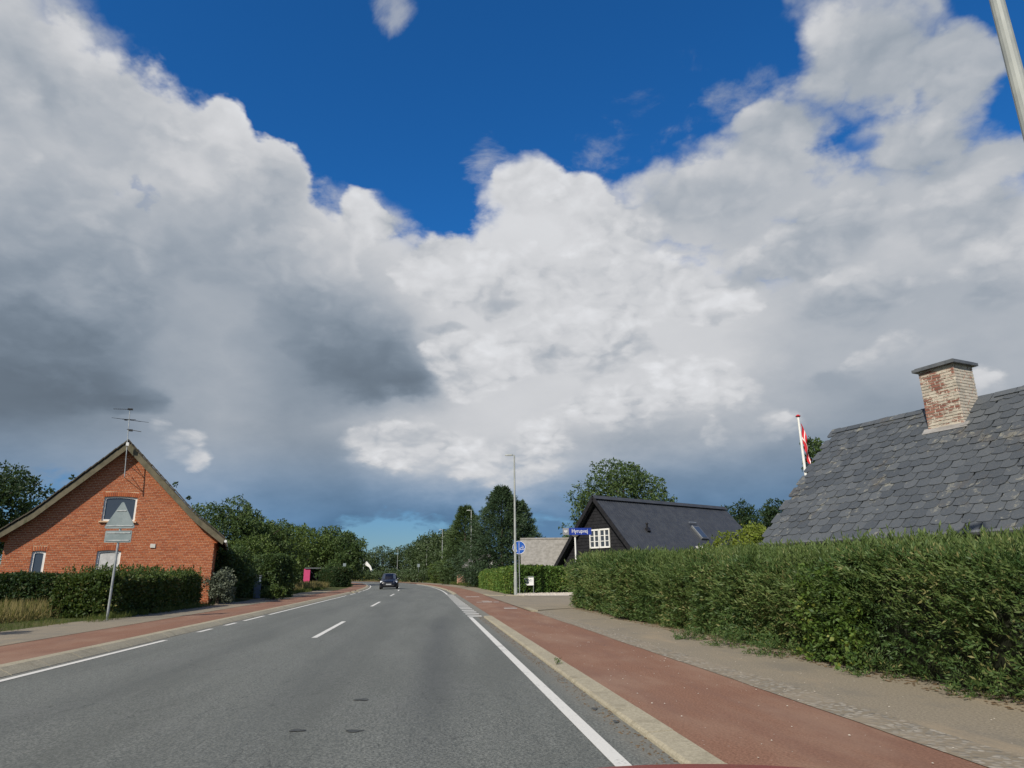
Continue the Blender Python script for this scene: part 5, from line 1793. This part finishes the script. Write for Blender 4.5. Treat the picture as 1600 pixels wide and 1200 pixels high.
MB().box((0, 0.02, 0.36), (1.0, 0.06, 0.16)).build('lower_grille', MATS['black_plastic'], car)
MB().box((0, -0.005, 0.60), (0.62, 0.04, 0.07)).build('upper_grille', MATS['black_plastic'], car)
MB().box((0, -0.035, 0.47), (0.52, 0.012, 0.115)).build('number_plate', MATS['plate_white'], car)
MB().box((0, 0.35, 0.22), (1.55, 0.5, 0.10)).build('bumper_lip', MATS['black_plastic'], car)
MB().box((0.35, 1.95, 1.02), (0.42, 0.35, 0.55)).tube((0.35, 1.85, 1.22), (0.35, 1.9, 1.38), 0.10, 0.09, 10).build('seat', MATS['black_plastic'], car)

# ------------------------------------------------------------------ own car: the red bonnet along the bottom edge
simple('red_paint', (0.24, 0.022, 0.018), (0.27, 0.025, 0.02), 2, 0.35, 0.1, spec=0.5)
oc = thing('own_car', 'red bonnet of the car the photo is taken from, along the bottom edge', 'car', (0.42, 0, 0.0))
secs = []
for (y, z, hw, drop) in ((0.95, 0.93, 0.74, 0.05), (1.25, 0.905, 0.75, 0.045), (1.6, 0.865, 0.755, 0.04), (1.85, 0.826, 0.75, 0.035), (1.98, 0.785, 0.73, 0.04), (2.06, 0.70, 0.70, 0.05)):
    secs.append([(hw * f, y - 0.16 * f * f, z - drop * f * f) for f in np.linspace(-1, 1, 17)])
loft('bonnet', secs, MATS['red_paint'], oc, True, False)
for sx in (-1, 1):
    secs = []
    for (y, zt) in ((0.5, 0.90), (1.0, 0.872), (1.4, 0.84), (1.70, 0.79), (1.85, 0.70)):
        secs.append([(sx * 0.745, y, zt), (sx * 0.83, y, zt - 0.03), (sx * 0.88, y, zt - 0.14), (sx * 0.88, y, 0.62), (sx * 0.86, y, 0.42)])
    loft('front_wing', secs, MATS['red_paint'], oc, True, False)
    wv = bpy.data.objects.new('wheel', None)
    link(wv, oc)
    wv.location = (sx * 0.78, 1.15, 0.31)
    MB().tube((-0.10, 0, 0), (0.10, 0, 0), 0.31, 0.31, 20).build('tyre', MATS['tyre'], wv)
    MB().tube((sx * 0.10, 0, 0), (sx * 0.11, 0, 0), 0.2, 0.18, 14).build('rim', MATS['alloy'], wv)
MB().box((0, 1.97, 0.45), (1.62, 0.20, 0.46)).build('bumper', MATS['red_paint'], oc)

leafmat('leaf_lime_green', (0.060, 0.115, 0.020), (0.125, 0.185, 0.035), (0.22, 0.24, 0.05), 0.28, 1.2)
# ------------------------------------------------------------------ clipped and wild hedges
TB = [clump(9, 0.10, 0.085, 0.055, 80 + q) for q in range(4)]
TBL = [clump(9, 0.13, 0.11, 0.07, 84 + q) for q in range(4)]
lp = [RP(s, -10.75 + 0.05 * math.sin(s)) for s in np.arange(31.0, 22.0, -1.0)]
c0 = lp[-1]
hedge('clipped_hedge', 'dark clipped hedge beside the left footway right behind the leaning sign', [(p.x, p.y) for p in lp] + [(c0.x - 0.25, c0.y - 0.25), (c0.x - 1.75, c0.y - 0.3)],
      1.7, lambda u: 1.24 + 0.04 * math.sin(u * 1.7), MATS['leaf_beech_hedge'], 10000, TB, 21, bulge=0.10, tips=26, T_top=[twig(7, 0.22, 0.07, 0.045, 90 + q, 0.7) for q in range(3)], z0=0.13)
hedge('clipped_hedge', 'lower dark hedge in front of the narrow window of the brick house', [(-14.2, 27.0), (-20, 26.6), (-27, 26.4)],
      1.3, 1.30, MATS['leaf_hedge_dark'], 7000, TB, 23, bulge=0.08, z0=0.15)
hedge('clipped_hedge', 'bright green clipped hedge on the far corner of the side road', [(-4.1, 81.5), (-3.1, 66), (-1.2, 52), (-0.55, 46.6), (-0.1, 45.9), (1.8, 47.0), (4.2, 47.9), (9, 49.5)][::-1],
      1.4, lambda u: 1.72 - 0.008 * u + 0.05 * math.sin(u), MATS['leaf_bright_hedge'], 15000, TBL, 27, bulge=0.10, z0=0.08, lean=0.5)
hedge('rounded_hedge', 'dark rounded hedge by the left cycle path before the bend', [(-18.6, 79.5), (-20.2, 78.6), (-22.6, 80.5)],
      2.4, lambda u: 1.85 + 0.12 * math.sin(u * 1.4), MATS['leaf_hedge_dark'], 3200, TBL, 29, bulge=0.22, z0=0.15)
hedge('ivy_block', 'square ivy-clad hedge block before the open grass left of the road', [(-13.2, 41.5), (-13.9, 40.2), (-16.4, 40.4)],
      1.2, 2.35, MATS['leaf_mid'], 3600, TBL, 33, bulge=0.10, z0=0.13)

# ------------------------------------------------------------------ bushes and trees
FAR = 'trees closing the view at the bend'


def bush(name, label, loc, h, rx, mat, n, seed, leafsize, cat='bush', group=None, base=0.0):
    return tree(name, label, loc, h, rx, base, MATS[mat], n, seed, leafsize, 12, 0.0, group, None, 0.06, cat)


tree('broadleaf_tree', 'dark tree at the left edge behind the brick house', (-44.0, 56, 0.1), 10.6, 5.2, 1.5, MATS['leaf_deep'], 20000, 3, 0.19, 20)
tree('broadleaf_tree', 'dark green tree right behind the eaves of the brick house', (-19.6, 46, 0.1), 6.6, 2.9, 0.6, MATS['leaf_mid'], 16000, 4, 0.12, 20, trunk=0.14)
tree('broadleaf_tree', 'loose-topped tree between the brick house and the ivy block', (-17.6, 47.5, 0.1), 5.5, 2.3, 0.3, MATS['leaf_mid'], 12000, 5, 0.12, 18, trunk=0.12)
bush('round_bush', 'mid green bush against the shaded side of the brick house', (-14.9, 36.6, 0.1), 2.9, 1.5, 'leaf_mid', 8000, 6, 0.09)
bush('round_bush', 'leafy bush rising behind the ivy-clad hedge block', (-16.6, 43.0, 0.1), 4.0, 2.0, 'leaf_fresh', 9000, 7, 0.10)
bush('silver_bush', 'silvery grey-green bush at the corner of the brick house', (-13.45, 31.8, 0.13), 1.6, 0.85, 'leaf_silver', 6000, 8, 0.06)
bush('low_bush', 'low rounded green bush at the foot of the ivy block', (-13.0, 37.9, 0.13), 0.75, 0.65, 'leaf_fresh', 2200, 9, 0.06)
tree('broadleaf_tree', 'yellowish green tree above the ivy block', (-19.8, 57, 0.1), 5.9, 2.8, 0.2, MATS['leaf_fresh'], 12000, 10, 0.14, 18, trunk=0.12)
tree('broadleaf_tree', 'bushy fresh green tree left of the pink bus shelter', (-22.2, 64, 0.1), 6.2, 2.9, 0.2, MATS['leaf_fresh'], 11000, 11, 0.15, 18, trunk=0.12)
tree('broadleaf_tree', 'fresh green tree overhanging the bus shelter', (-29.5, 100.5, 0.1), 7.9, 4.4, 1.9, MATS['leaf_fresh'], 11000, 12, 0.20, 18)
tree('broadleaf_tree', 'dark pointed tree behind the bus shelter', (-27.0, 104, 0.1), 8.6, 3.2, 0.8, MATS['leaf_mid'], 9000, 13, 0.20, 16)
tree('broadleaf_tree', 'dark rounded tree at the right end of the left tree row', (-23.4, 98, 0.1), 7.6, 2.9, 0.3, MATS['leaf_mid'], 9000, 14, 0.19, 16)
bush('round_bush', 'low bush between the bus shelter and the rounded hedge', (-24.6, 95, 0.1), 3.2, 2.4, 'leaf_mid', 4500, 15, 0.14)
# shrubs filling the bank under the left tree row
for k_, (x, y, h, r_) in enumerate(((-24.6, 70, 3.4, 2.2), (-27.0, 79, 3.6, 2.6), (-31.4, 88, 4.0, 2.8), (-34.8, 97, 4.2, 3.0))):
    bush('round_bush', ['shrub nearest the ivy block in the row under the left trees', 'second shrub from the ivy block in the row under the left trees', 'shrub just left of the pink bus shelter', 'shrub behind the pink bus shelter'][k_], (x, y, 0.1), h, r_, 'leaf_mid' if k_ % 2 else 'leaf_fresh', 5000, 100 + k_, 0.14, group='shrubs under the left tree row')
# right-hand side
conifer('conifer', 'broad dark conifer above the clipped bright hedge', (-1.3, 76, 0.08), 10.5, 5.4, MATS['leaf_conifer'], 56000, 17, 0.16)
conifer('conifer', 'second tip of dark conifer close beside the broad one', (0.6, 77, 0.08), 9.0, 4.0, MATS['leaf_conifer'], 26000, 18, 0.16)
conifer('conifer', 'lighter pointed conifer left of the broad dark one', (-7.0, 99, 0.08), 10.6, 4.2, MATS['leaf_conifer_fresh'], 30000, 19, 0.19)
bush('round_bush', 'leafy bush at the foot of the pointed conifer beside the road', (-9.6, 101, 0.08), 3.9, 1.9, 'leaf_fresh', 5000, 20, 0.15)
bush('round_bush', 'clipped light bush between two lamp posts on the right verge', (-12.4, 112, 0.08), 3.6, 1.7, 'leaf_fresh', 4000, 21, 0.16)
bush('low_bush', 'low weeds around the lamp post before the dark shed', (-4.1, 83.4, 0.08), 0.9, 0.9, 'leaf_mid', 1200, 22, 0.10)
tree('beech_tree', 'spreading green tree behind the black house', (10.9, 66.5, 0.08), 12.2, 4.9, 2.6, MATS['leaf_mid'], 22000, 23, 0.17, 26, trunk=0.26,
     extra=[((-4.3, 0, 6.3), (1.3, 1.0, .45)), ((-5.0, 0, 5.0), (1.2, .9, .35)), ((4.3, 0, 6.6), (1.4, 1.0, .45)), ((-3.6, 0, 8.2), (1.0, .9, .5)), ((1.2, 0, 10.9), (1.0, .9, .5)), ((-5.6, 0, 5.7), (.9, .6, .3))])
for k_, (x, y, h, r_) in enumerate(((23.5, 88, 8.6, 3.4), (30.0, 90, 10.8, 3.6), (35.6, 92, 11.2, 3.2))):
    tree('broadleaf_tree', ['low dark tree behind the far end of the black roof', 'tall dark tree between the black house and the slate roof', 'dark tree touching the far verge of the slate roof'][k_], (x, y, 0.08), h, r_, 1.0, MATS['leaf_deep'], 10000, 24 + k_, 0.2, 16, group='dark trees behind the black house')
bush('lime_bush', 'yellow-green bush peeping over the tall hedge beside the slate roof', (10.2, 30, 0.06), 3.45, 1.5, 'leaf_lime', 8000, 31, 0.09)
bush('lime_bush', 'small yellow-green shoots over the tall hedge left of the lime bush', (8.2, 29, 0.06), 2.55, 1.0, 'leaf_lime', 3000, 32, 0.08)
tree('slender_tree', 'thin sprig of a tree behind the top corner of the slate roof', (14.3, 31, 0.06), 7.5, 0.85, 4.5, MATS['leaf_mid'], 2600, 33, 0.10, 10, trunk=0.08)
tree('broadleaf_tree', 'green tree between the thatched roof and the black house', (8.0, 84, 0.08), 6.4, 3.0, 0.6, MATS['leaf_mid'], 6000, 34, 0.2, 14)
# the trees where the road bends out of sight
far_spots = [(-64, 205, 8.6, 6), (-57, 212, 9.6, 6), (-50, 222, 9.3, 6), (-44, 232, 10.6, 6.5), (-37, 236, 11.4, 6.5), (-30, 224, 12.2, 6), (-26, 206, 11.8, 5.5),
             (-22.5, 186, 11.9, 5.5), (-18.8, 168, 12.0, 5.2), (-15.2, 150, 11.3, 4.8), (-12.0, 138, 10.8, 4.6), (-8.0, 128, 9.8, 4.4), (-72, 196, 9.2, 6), (-48, 150, 7.4, 4.5), (-42, 138, 7.2, 4.2)]
order = sorted(range(len(far_spots)), key=lambda k: far_spots[k][0] / far_spots[k][1])
ordinals = ['first', 'second', 'third', 'fourth', 'fifth', 'sixth', 'seventh', 'eighth', 'ninth', 'tenth', 'eleventh', 'twelfth', 'thirteenth', 'fourteenth', 'fifteenth']
for rank, k_ in enumerate(order):
    x, y, h, r_ = far_spots[k_]
    tree('far_tree', 'far green tree at the bend, %s from the left' % ordinals[rank], (x, y, 0), h, r_, 0.2, MATS['leaf_far'], 6500, 200 + k_, 0.30 if y < 170 else 0.36, 16, group=FAR)
# undergrowth in front of them
for k_, (s_, t_) in enumerate(((128, 5.2), (136, 5.5), (145, 5.6), (155, 5.8), (166, 6.0), (178, 6.2), (190, 6.4), (203, 6.6))):
    p = RP(s_, t_)
    bush('verge_bush', 'low bush on the outer verge of the bend, %s from the right' % ordinals[k_], (p.x, p.y, 0.05), 2.4, 3.4, 'leaf_far', 2600, 300 + k_, 0.24, group='low bushes along the outer verge of the bend')
tree('roadside_tree', 'small tree just beyond the left edge, its shadow crossing the left footway', (-12.75, 13.5, 0.1), 3.0, 0.55, 0.5, MATS['leaf_mid'], 2500, 41, 0.07, 8, trunk=0.04)

# ------------------------------------------------------------------ grass, gravel, litter
grass('dry_grass', 'tall dry grass in front of the lower left hedge', rect(-24, -13.7, 17.5, 26.2), 5200, 0.55, MATS['grass_dry'], 0.14, 1, 0.009)
grass('dry_grass', 'sparse dry grass along the foot of the clipped left hedge', along(21, 32, -10.9, -10.35), 520, 0.26, MATS['grass_green'], 0.12, 2, 0.008)
grass('verge_weeds', 'sparse weeds along the inner edge of the near left footway', along(14, 24.5, -13.2, -10.85), 900, 0.16, MATS['grass_green'], 0.13, 9, 0.012)
grass('verge_weeds', 'weeds along the foot of the tall right hedge', along(3, 27, 4.15, 4.7), 260, 0.16, MATS['grass_green'], 0.055, 10, 0.006)
grass('tall_grass', 'tall straw-coloured grass on the left verge before the bus shelter', along(44, 92, -19, -11.3), 4200, 0.75, MATS['grass_dry'], 0.15, 3, 0.03)
grass('green_grass', 'green grass on the left verge beside the ivy block', along(41, 70, -16, -10.6), 3500, 0.35, MATS['grass_green'], 0.14, 4, 0.025)
grass('green_grass', 'grass along the right verge below the far lamp posts', along(80, 130, 3.8, 5.5), 1800, 0.5, MATS['grass_green'], 0.09, 5, 0.04)
grass('green_grass', 'grass on the outer verge of the far bend', along(125, 230, 3.9, 9), 2200, 0.6, MATS['grass_dry'], 0.05, 6, 0.06)

# a patch of climber with broader, brighter leaves in the tall hedge
cl = thing('climber', 'patch of bright green climber leaves grown through the tall hedge', 'climbing plant', tuple(RP(9.3, 4.25, 0.05)))
dr_ = np.array([-math.sin(0.1234), math.cos(0.1234), 0.0])
P = rnd(-1.0, 1.0, 420)[:, None] * dr_[None, :] * 0.75
zz_ = rnd(0.05, 1.25, 420)
P = P * (1.1 - 0.5 * np.abs(zz_ - 0.5))[:, None]
P[:, 2] += zz_
P += np.array([-0.06, 0, 0]) + RNG.normal(size=(420, 3)) * 0.07
foliage('leaves', [clump(6, 0.07, 0.055, 0.042, 700 + q) for q in range(3)], P, np.tile([[-1.0, -0.2, 0.5]], (420, 1)) + RNG.normal(size=(420, 3)) * 0.3, rnd(0.8, 1.3, 420), MATS['leaf_lime_green'], cl)

# weeds and low branches spilling from the tall hedge onto the footway
for k_, (s_, t_, r_, h_) in enumerate(((12.0, 3.9, 0.42, 0.22), (13.4, 3.75, 0.26, 0.10), (10.6, 4.0, 0.35, 0.16), (8.4, 4.2, 0.40, 0.20), (6.9, 4.3, 0.35, 0.3))):
    p = RP(s_, t_)
    w_ = thing('weed', ['largest weed spilling from the tall hedge onto the footway', 'flat weed patch farthest along the right footway', 'weed between the largest one and the hedge foot', 'weed near the bright leaves of the tall hedge', 'weed at the right edge below the hedge'][k_], 'weed', (p.x, p.y, 0.055), 0, 'weeds at the foot of the tall hedge')
    d_ = on_ball(90, 0.6)
    P = d_ * np.array([r_, r_, h_]) * rnd(0.3, 1, 90)[:, None]
    P[:, 2] = np.abs(P[:, 2])
    foliage('leaves', TW, P, d_ + np.array([0, 0, 0.3]), rnd(0.6, 1.0, 90), MATS['leaf_willow'], w_)
p = RP(10.35, 0.58)
w_ = thing('weed', 'small weed growing out of the right kerb', 'weed', (p.x, p.y, 0.045))
foliage('leaves', [twig(6, 0.06, 0.035, 0.014, 7, 0.8)], np.zeros((9, 3)) + RNG.normal(size=(9, 3)) * 0.02, on_ball(9, 0.9), 1.0, MATS['leaf_willow'], w_)


def debris(name, label, region, n, size, mat, z, kind='stuff', flat=0.35):
    """small stones or leaf bits as little tetra-like chips"""
    T = np.array([[-1, -0.6, 0], [1, -0.7, 0], [0.9, 0.7, 0.0], [-0.8, 0.8, 0], [-0.3, -0.2, 1], [0.4, 0.1, 0.9]])
    Q = [(0, 1, 5, 4), (1, 2, 5, 5), (2, 3, 4, 5), (3, 0, 4, 4)]
    XY = region(n)
    V, F = [], []
    a = rnd(0, 6.3, n)
    sc = size * rnd(0.4, 1.3, n)
    for i in range(n):
        c, s = math.cos(a[i]), math.sin(a[i])
        b = len(V)
        for q in T:
            V.append((XY[i, 0] + sc[i] * (q[0] * c - q[1] * s), XY[i, 1] + sc[i] * (q[0] * s + q[1] * c), z + sc[i] * q[2] * flat))
        F += [(b, b + 1, b + 5, b + 4), (b + 1, b + 2, b + 5), (b + 2, b + 3, b + 4, b + 5), (b + 3, b, b + 4)]
    o = obj(name, V, F, MATS[mat])
    return tag(o, label, name.replace('_', ' '), None, kind)


debris('leaf_litter', 'brown leaf litter at the foot of the tall hedge', along(4, 26, 4.0, 4.7), 2600, 0.022, 'litter', 0.058, flat=0.25)
debris('loose_grit', 'pale grit scattered on the red cycle path and footway', along(3, 24, 0.85, 4.0), 420, 0.0075, 'gravel', 0.052, flat=0.6)
debris('kerb_dirt', 'sandy dirt along the right kerb', along(2, 24, 0.30, 0.49), 1200, 0.011, 'litter', 0.003, flat=0.4)
gv_ = [(0.15, 41.6), (3.4, 40.6), (9.0, 41.6), (9.0, 49.3), (4.2, 47.7), (1.8, 46.8), (0.0, 45.6)]
gb = obj('gravel_bed', [(x, y, 0.078) for x, y in gv_], [tuple(range(len(gv_)))], MATS['gravel'])
gb['kind'] = 'structure'
debris('pebbles', 'pale pebbles in the gravel bed below the clipped bright hedge', lambda k: np.stack([rnd(0.2, 5.0, k), rnd(41.9, 46.6, k)], 1), 2500, 0.06, 'gravel', 0.078, flat=0.7)
